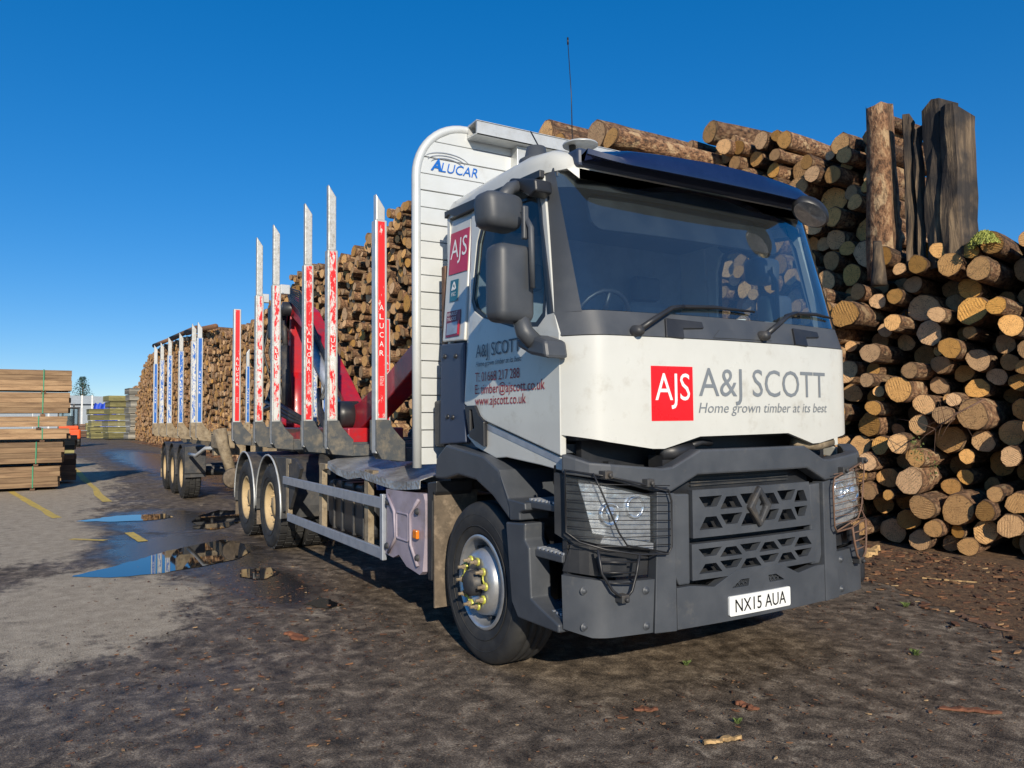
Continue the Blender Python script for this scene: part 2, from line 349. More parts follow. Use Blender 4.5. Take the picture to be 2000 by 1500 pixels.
class MB:
    def __init__(s): s.v = []; s.f = []; s.mi = []; s.sm = []
    def add(s, v, f, mi=0, sm=False):
        o = len(s.v); s.v += [tuple(p) for p in v]; s.f += [tuple(i+o for i in q) for q in f]; s.mi += [mi]*len(f); s.sm += [sm]*len(f); return s
    def box(s, a, b, mi=0, rot=None, piv=None):
        x0, y0, z0 = a; x1, y1, z1 = b
        v = [Vector(p) for p in ((x0, y0, z0), (x1, y0, z0), (x1, y1, z0), (x0, y1, z0), (x0, y0, z1), (x1, y0, z1), (x1, y1, z1), (x0, y1, z1))]
        if rot is not None:
            c = Vector(piv) if piv else sum(v, Vector())/8
            v = [rot @ (p-c)+c for p in v]
        return s.add(v, [(0, 3, 2, 1), (4, 5, 6, 7), (0, 1, 5, 4), (1, 2, 6, 5), (2, 3, 7, 6), (3, 0, 4, 7)], mi)
    def prism(s, poly, ax, a, b, mi=0):
        """poly in the two other axes (cyclic order), extruded along ax from a to b"""
        def P(u, v, w): return {'x': (w, u, v), 'y': (v, w, u), 'z': (u, v, w)}[ax]
        ar = sum(poly[i][0]*poly[(i+1) % len(poly)][1]-poly[(i+1) % len(poly)][0]*poly[i][1] for i in range(len(poly)))
        if ar < 0: poly = poly[::-1]
        if a > b: a, b = b, a
        n = len(poly)
        v = [P(u, q, a) for u, q in poly]+[P(u, q, b) for u, q in poly]
        f = [tuple(range(n))[::-1], tuple(range(n, 2*n))]+[(i, (i+1) % n, n+(i+1) % n, n+i) for i in range(n)]
        return s.add(v, f, mi)
    def xz(s, poly, y0, y1, mi=0): return s.prism([(z, x) for x, z in poly], 'y', y0, y1, mi)
    def tube(s, pts, r, n=8, mi=0, closed=False):
        pts = [Vector(p) for p in pts]; N = len(pts); rs = r if hasattr(r, '__len__') else [r]*N
        rings = []; prev = None
        for i, p in enumerate(pts):
            a = pts[(i-1) % N] if (i > 0 or closed) else p; c = pts[(i+1) % N] if (i < N-1 or closed) else p
            d = (c-a).normalized()
            u = prev if prev is not None else (Vector((0, 0, 1)) if abs(d.z) < .9 else Vector((1, 0, 0)))
            u = (u-d*u.dot(d)).normalized(); prev = u; wv = d.cross(u)
            rings.append([p+(u*math.cos(2*math.pi*k/n)+wv*math.sin(2*math.pi*k/n))*rs[i] for k in range(n)])
        v = [q for rg in rings for q in rg]; f = []
        for i in range(N if closed else N-1):
            j = (i+1) % N
            for k in range(n): f.append((i*n+k, i*n+(k+1) % n, j*n+(k+1) % n, j*n+k))
        if not closed: f += [tuple(range(n))[::-1], tuple(range((N-1)*n, N*n))]
        return s.add(v, f, mi, True)
    def lathe(s, prof, c, ax='y', n=40, mi=0, sm=True, ang=None):
        """prof: (radius, offset along axis)"""
        c = Vector(c); v = []; f = []; m = len(prof)
        for k in range(n):
            a = 2*math.pi*k/n; cs, sn = math.cos(a), math.sin(a)
            for r, h in prof:
                v.append(c+Vector({'y': (r*cs, h, r*sn), 'x': (h, r*cs, r*sn), 'z': (r*cs, r*sn, h)}[ax]))
        for k in range(n):
            j = (k+1) % n
            for i in range(m-1):
                q = (k*m+i, j*m+i, j*m+i+1, k*m+i+1)
                f.append(q if ax != 'y' else q[::-1])
        return s.add(v, f, mi, sm)
    def mesh(s, name='mesh'):
        me = bpy.data.meshes.new(name); me.from_pydata(s.v, [], s.f); me.update()
        for p, i, sm in zip(me.polygons, s.mi, s.sm): p.material_index = i; p.use_smooth = sm
        return me
    def build(s, name, mats, parent=None, bevel=0, smooth=False, seg=2, fix=False):
        me = s.mesh(name)
        for m in (mats if isinstance(mats, (list, tuple)) else [mats]): me.materials.append(MATS[m])
        if fix:
            bm = bmesh.new(); bm.from_mesh(me); bmesh.ops.recalc_face_normals(bm, faces=bm.faces); bm.to_mesh(me); bm.free()
        return obj(name, me, None, parent, bevel, smooth, seg)
def area2(p): return sum(p[i][0]*p[(i+1) % len(p)][1]-p[(i+1) % len(p)][0]*p[i][1] for i in range(len(p)))
def plate(name, outer, holes, fn, th, m, parent, step=0, off=0., flip=False, bevel=0, stepv=0, smooth=False):
    """flat outline (u,v) with holes, laid onto the surface fn(u,v) and given thickness th inwards"""
    bm = bmesh.new()
    if area2(outer) < 0: outer = outer[::-1]
    loops = [outer]+list(holes or [])
    es = []
    for lp in loops:
        vs = [bm.verts.new((a, b, 0)) for a, b in lp]
        es += [bm.edges.new((vs[i], vs[(i+1) % len(vs)])) for i in range(len(vs))]
    if holes: bmesh.ops.triangle_fill(bm, edges=es, use_beauty=True)
    else: bm.faces.new([v for v in bm.verts])
    for st, ax in ((step, 0), (stepv, 1)):
        if st:
            lo = min(p[ax] for p in outer); hi = max(p[ax] for p in outer); k = math.ceil(lo/st)
            while k*st < hi:
                if k*st > lo+1e-4:
                    co = [0, 0, 0]; co[ax] = k*st; no = [0, 0, 0]; no[ax] = 1
                    bmesh.ops.bisect_plane(bm, geom=bm.verts[:]+bm.edges[:]+bm.faces[:], plane_co=co, plane_no=no, dist=1e-5)
                k += 1
    bm.normal_update()
    for f in bm.faces:
        if f.normal.z < 0: f.normal_flip()
    for v in bm.verts: v.co = Vector(fn(v.co.x, v.co.y))
    if flip:
        for f in bm.faces: f.normal_flip()
    bm.normal_update()
    for v in bm.verts: v.normal_update()
    nor = {v: v.normal.copy() for v in bm.verts}
    if off:
        for v in bm.verts: v.co += nor[v]*off
    if th:
        fs = bm.faces[:]; bd = [(e, e.link_faces[0]) for e in bm.edges if len(e.link_faces) == 1]
        back = {v: bm.verts.new(v.co-nor[v]*th) for v in list(nor)}
        for f in fs: bm.faces.new([back[v] for v in reversed(f.verts)])
        for e, f in bd:
            for lp in f.loops:
                if lp.edge == e:
                    a, b = lp.vert, lp.link_loop_next.vert
                    bm.faces.new((b, a, back[a], back[b])); break
    me = bpy.data.meshes.new(name); bm.to_mesh(me); bm.free()
    o = obj(name, me, m, parent, bevel, smooth)
    if smooth and th: e = o.modifiers.new('e', 'EDGE_SPLIT'); e.split_angle = rad(38)
    return o
def mirror_y(o, name=None, parent=None):
    me = o.data.copy(); me.transform(Matrix.Scale(-1, 4, Vector((0, 1, 0)))); me.flip_normals()
    c = bpy.data.objects.new(name or o.name.split('.')[0], me); link(c, parent if parent is not None else o.parent)
    for md in o.modifiers:
        if md.type == 'EDGE_SPLIT': e = c.modifiers.new('e', 'EDGE_SPLIT'); e.split_angle = md.split_angle
        if md.type == 'BEVEL':
            b = c.modifiers.new('bevel', 'BEVEL'); b.width = md.width; b.segments = md.segments; b.limit_method = 'ANGLE'; b.angle_limit = md.angle_limit
    return c
def text(name, body, fn, u0, v0, width, m, parent, height=None, shear=0., align='L', off=0.):
    """lettering as a thin sheet on the surface fn(u,v): left end u0, baseline v0, set width (and cap height)"""
    cu = bpy.data.curves.new(name, 'FONT'); cu.body = body; cu.size = 1; cu.shear = shear; cu.resolution_u = 3
    to = bpy.data.objects.new(name, cu); col.objects.link(to)
    dg = bpy.context.evaluated_depsgraph_get(); me = bpy.data.meshes.new_from_object(to.evaluated_get(dg))
    bpy.data.objects.remove(to); bpy.data.curves.remove(cu)
    xs = [v.co.x for v in me.vertices]; ys = [v.co.y for v in me.vertices]
    x0, x1 = min(xs), max(xs); sx = width/(x1-x0)
    sy = sx if height is None else height/.7
    for v in me.vertices: v.co = Vector(fn(u0+(v.co.x-x0)*sx, v0+v.co.y*sy))
    me.materials.clear(); me.materials.append(MATS[m]); me.name = name
    return obj(name, me, None, parent)
def ell(cx, cy, rx, ry, n=24, a0=0, a1=360): return [(cx+rx*math.cos(rad(a0+(a1-a0)*k/n)), cy+ry*math.sin(rad(a0+(a1-a0)*k/n))) for k in range(n+(a1-a0 != 360))]
def rrect(x0, y0, x1, y1, r, n=4):
    p = []
    for cx, cy, a in ((x1-r, y1-r, 0), (x0+r, y1-r, 90), (x0+r, y0+r, 180), (x1-r, y0+r, 270)):
        p += [(cx+r*math.cos(rad(a+90*k/n)), cy+r*math.sin(rad(a+90*k/n))) for k in range(n+1)]
    return p

# ------------------------------------------------------------------ ground
g = MB(); g.add([(-900, -700, 0), (500, -700, 0), (500, 700, 0), (-900, 700, 0)], [(0, 1, 2, 3)])
tag(g.build('ground', 'asphalt'), None, None, kind='structure')
def sheet(name, pts, z, m, kind='structure', sub=1, jit=0, seed=1):
    r = random.Random(seed); out = []
    n = len(pts)
    for i in range(n):
        a = Vector((*pts[i], 0)); b = Vector((*pts[(i+1) % n], 0))
        for k in range(sub):
            p = a.lerp(b, k/sub); d = (b-a).length/sub
            out.append((p.x+(r.random()-.5)*jit*d, p.y+(r.random()-.5)*jit*d, z))
    mb = MB(); mb.add(out, [tuple(range(len(out)))])
    return tag(mb.build(name, m, fix=False), None, None, kind=kind)
def ccw(p): return p if area2(p) > 0 else p[::-1]
# bark litter strip in front of the near log pile
sheet('litter_strip', ccw([(-3.4, 4.1), (-1.3, 3.75), (.3, 3.0), (1.6, 2.2), (3.2, 1.6), (7, 1.0), (9, 7), (-3.4, 7)]), .004, 'bark_litter', sub=14, jit=1.6, seed=5)
sheet('litter_strip', ccw([(-75, 2.2), (-60, 2.4), (-40, 2.4), (-20, 2.6), (-10, 2.7), (-3, 3.6), (-3, 5), (-75, 5)]), .005, 'bark_litter', sub=18, jit=.25, seed=6)
# standing water
sheet('puddle', ccw([(-4.75, -3.42), (-4.45, -3.05), (-4.4, -2.6), (-4.6, -2.2), (-4.85, -1.75), (-5.3, -1.5), (-6.0, -1.45), (-6.5, -1.6), (-6.2, -2.0), (-5.9, -2.35), (-5.4, -2.75), (-5.0, -3.15)]), .006, 'puddle_water', sub=6, jit=.55, seed=2)
sheet('puddle', ccw([(-9.9, -3.25), (-9.5, -2.7), (-9.35, -2.2), (-9.6, -1.8), (-10.2, -1.9), (-10.4, -2.6)]), .006, 'puddle_water', sub=6, jit=.6, seed=3)
sheet('puddle', ccw([(-7.9, -1.75), (-7.5, -1.5), (-8.4, -.9), (-9.8, -.6), (-10.2, -1.0), (-9.4, -1.5)]), .006, 'puddle_water', sub=6, jit=.6, seed=4)
sheet('puddle', ccw([(-3.75, -1.95), (-3.5, -1.75), (-3.7, -1.55), (-4.1, -1.55), (-4.15, -1.85)]), .006, 'puddle_water', sub=5, jit=.6, seed=8)
sheet('puddle', ccw([(-2.2, -1.72), (-1.95, -1.6), (-2.0, -1.45), (-2.45, -1.5)]), .006, 'puddle_water', sub=5, jit=.6, seed=9)
def line(a, b, wd):
    a = Vector((*a, 0)); b = Vector((*b, 0)); d = (b-a).normalized(); n = Vector((-d.y, d.x, 0))*wd/2
    sheet('yellow_line', ccw([tuple((a+n).xy), tuple((b+n).xy), tuple((b-n).xy), tuple((a-n).xy)]), .0045, 'yellow_line', sub=10, jit=.05)
line((-17.3, -4.4), (-10.65, -3.5), .13); line((-31.6, -2.95), (-13.2, -2.62), .14)
line((-8.0, -2.62), (-6.95, -2.53), .12); line((-7.75, -3.35), (-7.35, -2.95), .1)

# ------------------------------------------------------------------ the lorry
L = thing('timber_lorry', (0, 0, 0), 'white cab timber lorry with grey bumper, red-striped stake posts and folded red crane', 'lorry')
def cc(y, hw=1.2):
    a = min(abs(y)/hw, 1.0)*1.2; v = -.10*(a/1.2)**2
    if a > 1.0: v -= .16*((a-1)/.2)**2
    return v
def xpan(y, z):
    if z < 2.03: x0 = 1.19
    elif z < 2.17: x0 = 1.19-.05*(z-2.03)/.14
    else: x0 = 1.14-.29*(z-2.17)
    return x0+cc(y)
def fpan(off=0.): return lambda y, z: (xpan(y, z)+off, y, z)
def fbum(off=0.): return lambda y, z: (1.25+cc(y, 1.25)+off, y, z)
def Yz(z): return 1.2 if z < 2.1 else 1.2-.07*(z-2.1)/.95
def fside(off=0.): return lambda x, z: (x, -Yz(z)-off, z)

# cab body
door_o = [(-.2, 3.02), (-.2, 1.68), (.07, 1.57), (.94, 1.37), (.94, 2.05), (.885, 2.18), (.70, 3.02)]
win_o = [(-.05, 2.9), (-.10, 2.78), (-.135, 2.38), (-.09, 2.31), (.04, 2.245), (.43, 2.14), (.72, 2.11), (.79, 2.16), (.795, 2.3), (.70, 2.82), (.64, 2.93), (.29, 2.96), (.02, 2.95)]
for side in (1, -1):
    def fs(off, s=side): return lambda x, z: (x, -s*(Yz(z)+off), z)
    fl = side < 0
    door = plate('door', door_o, [win_o], fs(0), .04, 'white_paint', L, flip=fl, bevel=.006)
    plate('window_glass', win_o, None, fs(-.018), 0, 'window_glass', door, flip=fl)
    # black rubber round the window
    wc = Vector((.33, 2.55)); ring = [tuple(wc+(Vector(p)-wc)*.93) for p in win_o]
    plate('window_seal', win_o, [ring], fs(-.005), .008, 'black_plastic', door, flip=fl)
    plate('side_panel', [(-.56, 3.03), (-.56, 2.14), (-.215, 2.12), (-.215, 3.02)], None, fs(-.006), .04, 'white_paint', L, flip=fl, bevel=.01)
    plate('lower_side_panel', [(-.58, 2.125), (-.6, 1.40), (-.2, 1.42), (-.21, 1.66), (-.215, 2.105)], None, fs(-.004), .04, 'navy_plastic', L, flip=fl, bevel=.01)
    plate('sill_panel', [(-.2, 1.47), (.07, 1.555), (.95, 1.355), (.95, 1.285), (.71, 1.31), (.33, 1.34), (.2, 1.33), (-.07, 1.395)], None, fs(-.012), .03, 'white_paint', L, flip=fl, bevel=.006)
    plate('reflective_tape', [(.1, 1.545), (.945, 1.352), (.945, 1.318), (.1, 1.51)], None, fs(-.009), .002, 'galvanised', L, flip=fl)
    hd = plate('door_handle', [(-.17, 1.67), (-.03, 1.67), (.03, 1.6), (.10, 1.56), (.10, 1.40), (-.1, 1.46)], [[(-.09, 1.64), (-.06, 1.64), (-.03, 1.52), (-.09, 1.50)]], fs(.02), .03, 'black_plastic', door, flip=fl, bevel=.006)
    for bx, bz in ((-.5, 2.03), (-.33, 2.02), (-.46, 1.6), (-.38, 1.595)):
        b = MB(); b.lathe([(0, -side*.014), (.014, -side*.012), (.018, 0)], (bx, -side*1.198, bz), 'y', 12); b.build('bolt', 'black_plastic', L, fix=True)
# rear wall, floor, roof
mb = MB(); mb.box((-.57, -1.14, 1.40), (-.53, 1.14, 3.05)); mb.build('cab_rear_wall', 'white_paint', L)
mb = MB(); mb.box((-.53, -1.15, 1.38), (.85, 1.15, 1.43)); mb.build('cab_floor', 'interior', L)
mb = MB()
def roofsec(x, z0, z1, hw):
    r = .09; pts = [(-hw, z0)]+[(-hw+r-r*math.cos(rad(a)), z1-r+r*math.sin(rad(a))) for a in (0, 22, 45, 68, 90)]
    pts += [(-p[0], p[1]) for p in pts[::-1]]
    return [(x, y, z) for y, z in pts]
secs = [roofsec(-.57, 3.05, 3.165, 1.14), roofsec(-.5, 3.04, 3.185, 1.15), roofsec(.0, 3.035, 3.20, 1.15), roofsec(.5, 3.03, 3.205, 1.145), roofsec(.72, 3.03, 3.18, 1.12), roofsec(.84, 3.03, 3.12, 1.06), roofsec(.88, 3.03, 3.06, 1.0)]
n = len(secs[0]); v = [p for s_ in secs for p in s_]; f = []
for i in range(len(secs)-1):
    for k in range(n): f.append((i*n+k, (i+1)*n+k, (i+1)*n+(k+1) % n, i*n+(k+1) % n))
f += [tuple(range(n)), tuple(range((len(secs)-1)*n, len(secs)*n))[::-1]]
mb.add(v, f); ro = mb.build('roof', 'white_paint', L, fix=True, smooth=True)
md = ro.modifiers.new('edge', 'EDGE_SPLIT'); md.split_angle = rad(40)
for s_ in (-1, 1):
    mb = MB(); pr = [(-.57, 3.05), (-.5, 3.065), (-.42, 3.03), (-.36, 3.02), (.71, 3.0), (.71, 3.045), (-.57, 3.10)]
    mb.xz(pr, s_*1.13, s_*1.165); mb.build('roof_trim', 'black_plastic', L, bevel=.004)
# front: white panel, cowl, pillars, screen
fp = [(-1.195, 2.03), (-1.195, 1.485), (-1.0, 1.445), (-.72, 1.402), (-.64, 1.40), (-.38, 1.465), (.38, 1.472), (.64, 1.40), (.72, 1.402), (1.0, 1.445), (1.195, 1.485), (1.195, 2.03)]
front = plate('front_panel', fp, None, fpan(), .03, 'white_paint', L, step=.03, smooth=True)
cw = plate('windscreen_cowl', [(-1.195, 2.036), (1.195, 2.036), (1.195, 2.175), (-1.195, 2.175)], None, fpan(-.002), .03, 'dark_plastic', L, step=.03, stepv=.035, smooth=True)
ws = plate('windscreen', [(-1.115, 2.178), (1.115, 2.178), (1.10, 3.05), (-1.10, 3.05)], None, fpan(-.006), 0, 'windscreen_glass', L, step=.05, stepv=.2, smooth=True)
# ceramic band along the top of the screen
plate('screen_band', [(-1.11, 2.93), (1.11, 2.93), (1.10, 3.05), (-1.10, 3.05)], None, fpan(-.016), .003, 'black_plastic', ws, step=.05)
for s_ in (-1, 1):
    mb = MB(); v = []; f = []; ys = [1.10, 1.13, 1.16, 1.18, 1.195, 1.2]; zs = [2.17+.88*k/8 for k in range(9)]
    for z in zs:
        row = []
        for y in ys:
            k = (z-2.17)/.88; yy = y-(.07*max(0, z-2.1)/.95)*((y-1.10)/.1)
            row.append((xpan(y, z)+.004, s_*yy, z))
        row.append((xpan(1.2, z)-.06+.05*k, s_*(Yz(z)+.002), z)); row.append((xpan(1.2, z)-.06+.05*k, s_*(Yz(z)-.05), z))
        v += row
    n = 8
    for i in range(len(zs)-1):
        for k in range(n-1): f.append((i*n+k, i*n+k+1, (i+1)*n+k+1, (i+1)*n+k))
    mb.add(v, f, sm=True); mb.build('windscreen_pillar', 'dark_plastic', L, fix=True)
# front lettering and badge on the white panel
sq = plate('logo_square', [(-.725, 1.557), (-.43, 1.557), (-.43, 1.868), (-.725, 1.868)], None, fpan(.002), .002, 'logo_red', front, step=.05)
text('logo_letters', 'AJS', fpan(.005), -.70, 1.675, .245, 'print_white', sq, height=.155)
text('lettering', 'A&J SCOTT', fpan(.003), -.385, 1.70, 1.18, 'print_grey', front, height=.168)
text('lettering', 'Home grown timber at its best', fpan(.003), -.39, 1.602, 1.2, 'print_grey', front, height=.06, shear=.22)
# sun visor
mb = MB(); v = []; f = []; ys = [-1.0+.05*k for k in range(41)]
for y in ys:
    a = abs(y); e = max(0, (a-.72)/.28); fx = 1.135-.10*y*y-.07*e*e
    zt = 3.195-.03*y*y-.045*e; zl = 3.012+.03*y*y+.05*e*e
    sec = [(.80, zt-.03), (.88, zt), (fx-.13, zt-.02), (fx-.035, zt-.06), (fx, zl+.03), (fx-.004, zl), (fx-.05, zl+.012), (fx-.14, zt-.06), (.82, zt-.06)]
    v += [(x, y, z) for x, z in sec]
n = 9
for i in range(len(ys)-1):
    for k in range(n): f.append((i*n+k, i*n+(k+1) % n, (i+1)*n+(k+1) % n, (i+1)*n+k))
f += [tuple(range(n)), tuple(range((len(ys)-1)*n, len(ys)*n))]
mb.add(v, f, sm=True); vo = mb.build('sun_visor', 'navy_paint', L, fix=True); md = vo.modifiers.new('e', 'EDGE_SPLIT'); md.split_angle = rad(45)
mb = MB(); mb.box((.70, -1.02, 3.04), (.90, 1.02, 3.15)); mb.build('visor_mount', 'navy_plastic', L, bevel=.02)
# front kerb mirror under the visor's far end
mb = MB(); mb.lathe([(0, -.10), (.07, -.09), (.105, -.03), (.11, .04), (.095, .06)], (0, 0, 0), 'z', 20)
mb.lathe([(.095, .058), (0, .05)], (0, 0, 0), 'z', 20, mi=1)
km = mb.build('kerb_mirror', ['black_plastic', 'chrome'], L, fix=True); km.location = (1.10, .76, 2.96); km.rotation_euler = (rad(38), rad(150), 0); km.scale = (.8, 1.25, .8)
# cab interior
mb = MB(); mb.xz([(.45, 1.45), (.95, 1.45), (1.04, 2.10), (.98, 2.16), (.72, 2.2), (.55, 2.12), (.45, 1.9)], -1.1, 1.1); mb.build('dashboard', 'interior', L, bevel=.02)
for sy in (-.58, .58):
    st = MB(); st.box((-.30, sy-.25, 1.75), (.22, sy+.25, 1.92)); so_ = st.build('seat', 'interior', L, bevel=.04)
    bk = MB(); bk.box((-.38, sy-.24, 1.9), (-.24, sy+.24, 2.52), rot=Matrix.Rotation(rad(-8), 3, 'Y')); bk.build('backrest', 'interior_light', so_, bevel=.05)
    hr = MB(); hr.box((-.43, sy-.13, 2.54), (-.33, sy+.13, 2.74)); hr.build('headrest', 'interior', so_, bevel=.03)
    pd = MB(); pd.box((-.2, sy-.2, 1.43), (.12, sy+.2, 1.75)); pd.build('seat_base', 'black_plastic', so_)
stw = MB(); R_ = Matrix.Rotation(rad(-62), 3, 'Y')
stw.tube([Vector((.52, -.58, 2.2))+R_ @ Vector((.21*math.cos(a*math.pi/12), .21*math.sin(a*math.pi/12), 0)) for a in range(24)], .016, 8, closed=True)
for a in (0, 2.2, 4.1): stw.tube([Vector((.52, -.58, 2.2)), Vector((.52, -.58, 2.2))+R_ @ Vector((.2*math.cos(a), .2*math.sin(a), 0))], .018, 6)
stw.build('steering_wheel', 'black_plastic', L)
mb = MB(); mb.box((-.525, -1.1, 1.43), (-.5, 1.1, 3.03)); mb.build('rear_lining', 'interior_light', L)
mb = MB(); mb.box((-.5, -1.09, 3.0), (.78, 1.09, 3.028)); mb.build('roof_lining', 'interior', L)
plate('sun_blind', rrect(-.88, 2.70, .72, 2.93, .07), None, fpan(-.09), .02, 'black_plastic', L, step=.1)
for k, (cx, cy, a_, m_) in enumerate(((.80, -.2, .3, 'print_white'), (.84, .25, -.5, 'plate_white'), (.78, .6, .1, 'interior_light'))):
    mb = MB(); mb.box((cx-.1, cy-.07, 2.195), (cx+.1, cy+.07, 2.203+.01*k), rot=Matrix.Rotation(a_, 3, 'Z')); mb.build('dash_paper', m_, L)
# wipers and cowl fittings
def onp(y, z, o): return (xpan(y, z)+o, y, z)
for (py, pz, pts) in ((-.82, 2.06, [(-.56, 2.205), (-.46, 2.222), (-.2, 2.235), (.14, 2.23)]), (.16, 2.075, [(.44, 2.225), (.55, 2.25), (.8, 2.262), (1.0, 2.25)])):
    mb = MB(); mb.tube([onp(py, pz, .03), onp((py*.55+pts[0][0]*.45), pz*.5+pts[0][1]*.5, .055), onp(*pts[0], .05), onp(*pts[1], .04)], [.02, .017, .014, .012], 8)
    wp = mb.build('wiper', 'black_plastic', L)
    mb = MB(); mb.tube([onp(*q, .022) for q in pts], [.010, .013, .012, .007], 6); mb.build('wiper_blade', 'black_wire', wp)
    mb = MB(); mb.lathe([(0, .06), (.028, .055), (.034, 0)], onp(py, pz, 0), 'x', 14); mb.build('wiper_pivot', 'steel_dark', wp, fix=True)
for y0 in (-.62, .47):
    h_ = plate('cowl_hinge', [(y0, 2.035), (y0+.03, 2.15), (y0+.30, 2.14), (y0+.30, 2.10), (y0+.14, 2.09), (y0+.13, 2.03)], None, fpan(.012), .03, 'black_plastic', L, step=.1, bevel=.006)
plate('cowl_plate', [(-.26, 2.045), (-.19, 2.10), (.22, 2.105), (.25, 2.05)], None, fpan(.004), .012, 'dark_plastic', L, step=.1, bevel=.003)
# mirrors on both doors
def rbox(name, c, s, m, parent, bv=.05, rz=0, taper=0):
    x, y, z = (q/2 for q in s); mb = MB()
    mb.box((-x, -y, -z), (x, y, z))
    if taper: mb.v = [(p[0], p[1]*(1-taper*(p[2] < 0)), p[2]) for p in mb.v]
    o = mb.build(name, m, parent, bevel=bv, seg=4, smooth=False); o.location = c; o.rotation_euler = (0, 0, rz)
    for p in o.data.polygons: p.use_smooth = True
    return o
for s_ in (1, -1):
    n_before = set(L.children)
    lo = rbox('mirror', (.78, -s_*1.42, 2.33), (.17, .26, .44), 'dark_plastic', L, .055, rz=s_*.12)
    up = rbox('mirror', (.66, -s_*1.42, 2.765), (.19, .28, .215), 'dark_plastic', L, .06, rz=s_*.12, taper=.12)
    for q, zz, hh in ((lo, 2.33, .36), (up, 2.765, .15)):
        gm = MB(); gm.box((q.location.x-.089, q.location.y-.1, zz-hh/2), (q.location.x-.086, q.location.y+.1, zz+hh/2)); gm.build('mirror_glass', 'chrome', L)
    mb = MB(); mb.box((.82, -s_*1.35-.018, 2.58), (.85, -s_*1.35+.018, 2.77)); mb.build('mirror_arm', 'dark_plastic', L, bevel=.008).rotation_euler = (0, 0, 0)
    mb = MB(); mb.tube([(.80, -s_*1.34, 2.74), (.875, -s_*1.335, 2.64), (.885, -s_*1.335, 2.3)], [.02, .022, .018], 4); mb.build('mirror_arm', 'dark_plastic', L)
    mb = MB(); mb.xz([(.44, 2.98), (.53, 3.03), (.80, 2.95), (.81, 2.88), (.74, 2.86), (.62, 2.93), (.5, 2.92)], -s_*1.14, -s_*1.26); mb.build('mirror_bracket', 'black_plastic', L, bevel=.012)
    mb = MB(); mb.tube([(.58, -s_*1.22, 2.97), (.62, -s_*1.32, 2.93), (.66, -s_*1.4, 2.84)], [.045, .04, .045], 8); mb.build('mirror_arm', 'dark_plastic', L)
    mb = MB(); mb.tube([(.80, -s_*1.37, 2.16), (.82, -s_*1.35, 2.06), (.86, -s_*1.31, 2.0)], [.05, .052, .05], 8); mb.build('mirror_arm', 'dark_plastic', L)
    mb = MB(); mb.xz([(.70, 2.03), (.84, 2.045), (1.0, 2.0), (1.02, 1.90), (.84, 1.935), (.72, 1.985)], -s_*1.19, -s_*1.34); mb.build('mirror_bracket', 'dark_plastic', L, bevel=.02)
    if s_ < 0:      # the left-hand set is folded back along the door
        for o_ in set(L.children)-n_before: o_.location.x -= .5; o_.location.y -= .06
# door and side lettering
right_door = [o for o in L.children if o.name.startswith('door')][0]
text('lettering', 'A&J SCOTT', fside(.003), -.03, 1.985, .56, 'print_dark', right_door, height=.085)
text('lettering', 'Home grown timber at its best', fside(.003), -.03, 1.925, .57, 'print_dark', right_door, height=.034, shear=.22)
text('telephone_number', 'T: 01668 217 288', fside(.003), -.04, 1.825, .56, 'print_crimson', right_door, height=.062)
text('email_address', 'E: timber@ajscott.co.uk', fside(.003), -.045, 1.745, .84, 'print_crimson', right_door, height=.062)
text('web_address', 'www.ajscott.co.uk', fside(.003), -.045, 1.67, .635, 'print_crimson', right_door, height=.062)
rsp = [o for o in L.children if o.name.startswith('side_panel')][0]
sq = plate('logo_square', [(-.51, 2.62), (-.222, 2.61), (-.222, 2.915), (-.51, 2.925)], None, fside(0), .002, 'logo_crimson', rsp)
text('logo_letters', 'AJS', fside(.003), -.49, 2.73, .25, 'print_white', sq, height=.14)
sq = plate('certificate_sticker', [(-.47, 2.42), (-.345, 2.415), (-.345, 2.57), (-.47, 2.575)], None, fside(0), .002, 'sticker_teal', rsp)
text('certificate_letters', 'FSC', fside(.003), -.437, 2.455, .065, 'print_white', sq, height=.026)
plate('tick_tree', [(-.445, 2.5), (-.43, 2.495), (-.42, 2.51), (-.405, 2.495), (-.375, 2.505), (-.385, 2.53), (-.40, 2.555), (-.412, 2.56), (-.425, 2.545)], [[(-.425, 2.512), (-.412, 2.522), (-.40, 2.51), (-.392, 2.512), (-.398, 2.53), (-.41, 2.545), (-.422, 2.53)]], fside(.003), .001, 'print_white', sq)
sq = plate('maker_sticker', [(-.5, 2.165), (-.285, 2.16), (-.285, 2.345), (-.5, 2.35)], None, fside(0), .002, 'sticker_maroon', rsp)
text('maker_letters', 'RENAULT', fside(.003), -.485, 2.315, .16, 'print_white', sq, height=.024); text('maker_letters', 'TRUCKS', fside(.003), -.485, 2.28, .14, 'print_white', sq, height=.024)
plate('sticker_pocket', [(-.485, 2.18), (-.32, 2.18), (-.32, 2.265), (-.485, 2.265)], None, fside(.002), .001, 'galvanised', sq)
plate('sticker_edge', [(-.315, 2.17), (-.29, 2.17), (-.29, 2.27), (-.315, 2.27)], None, fside(.002), .001, 'logo_red', sq)
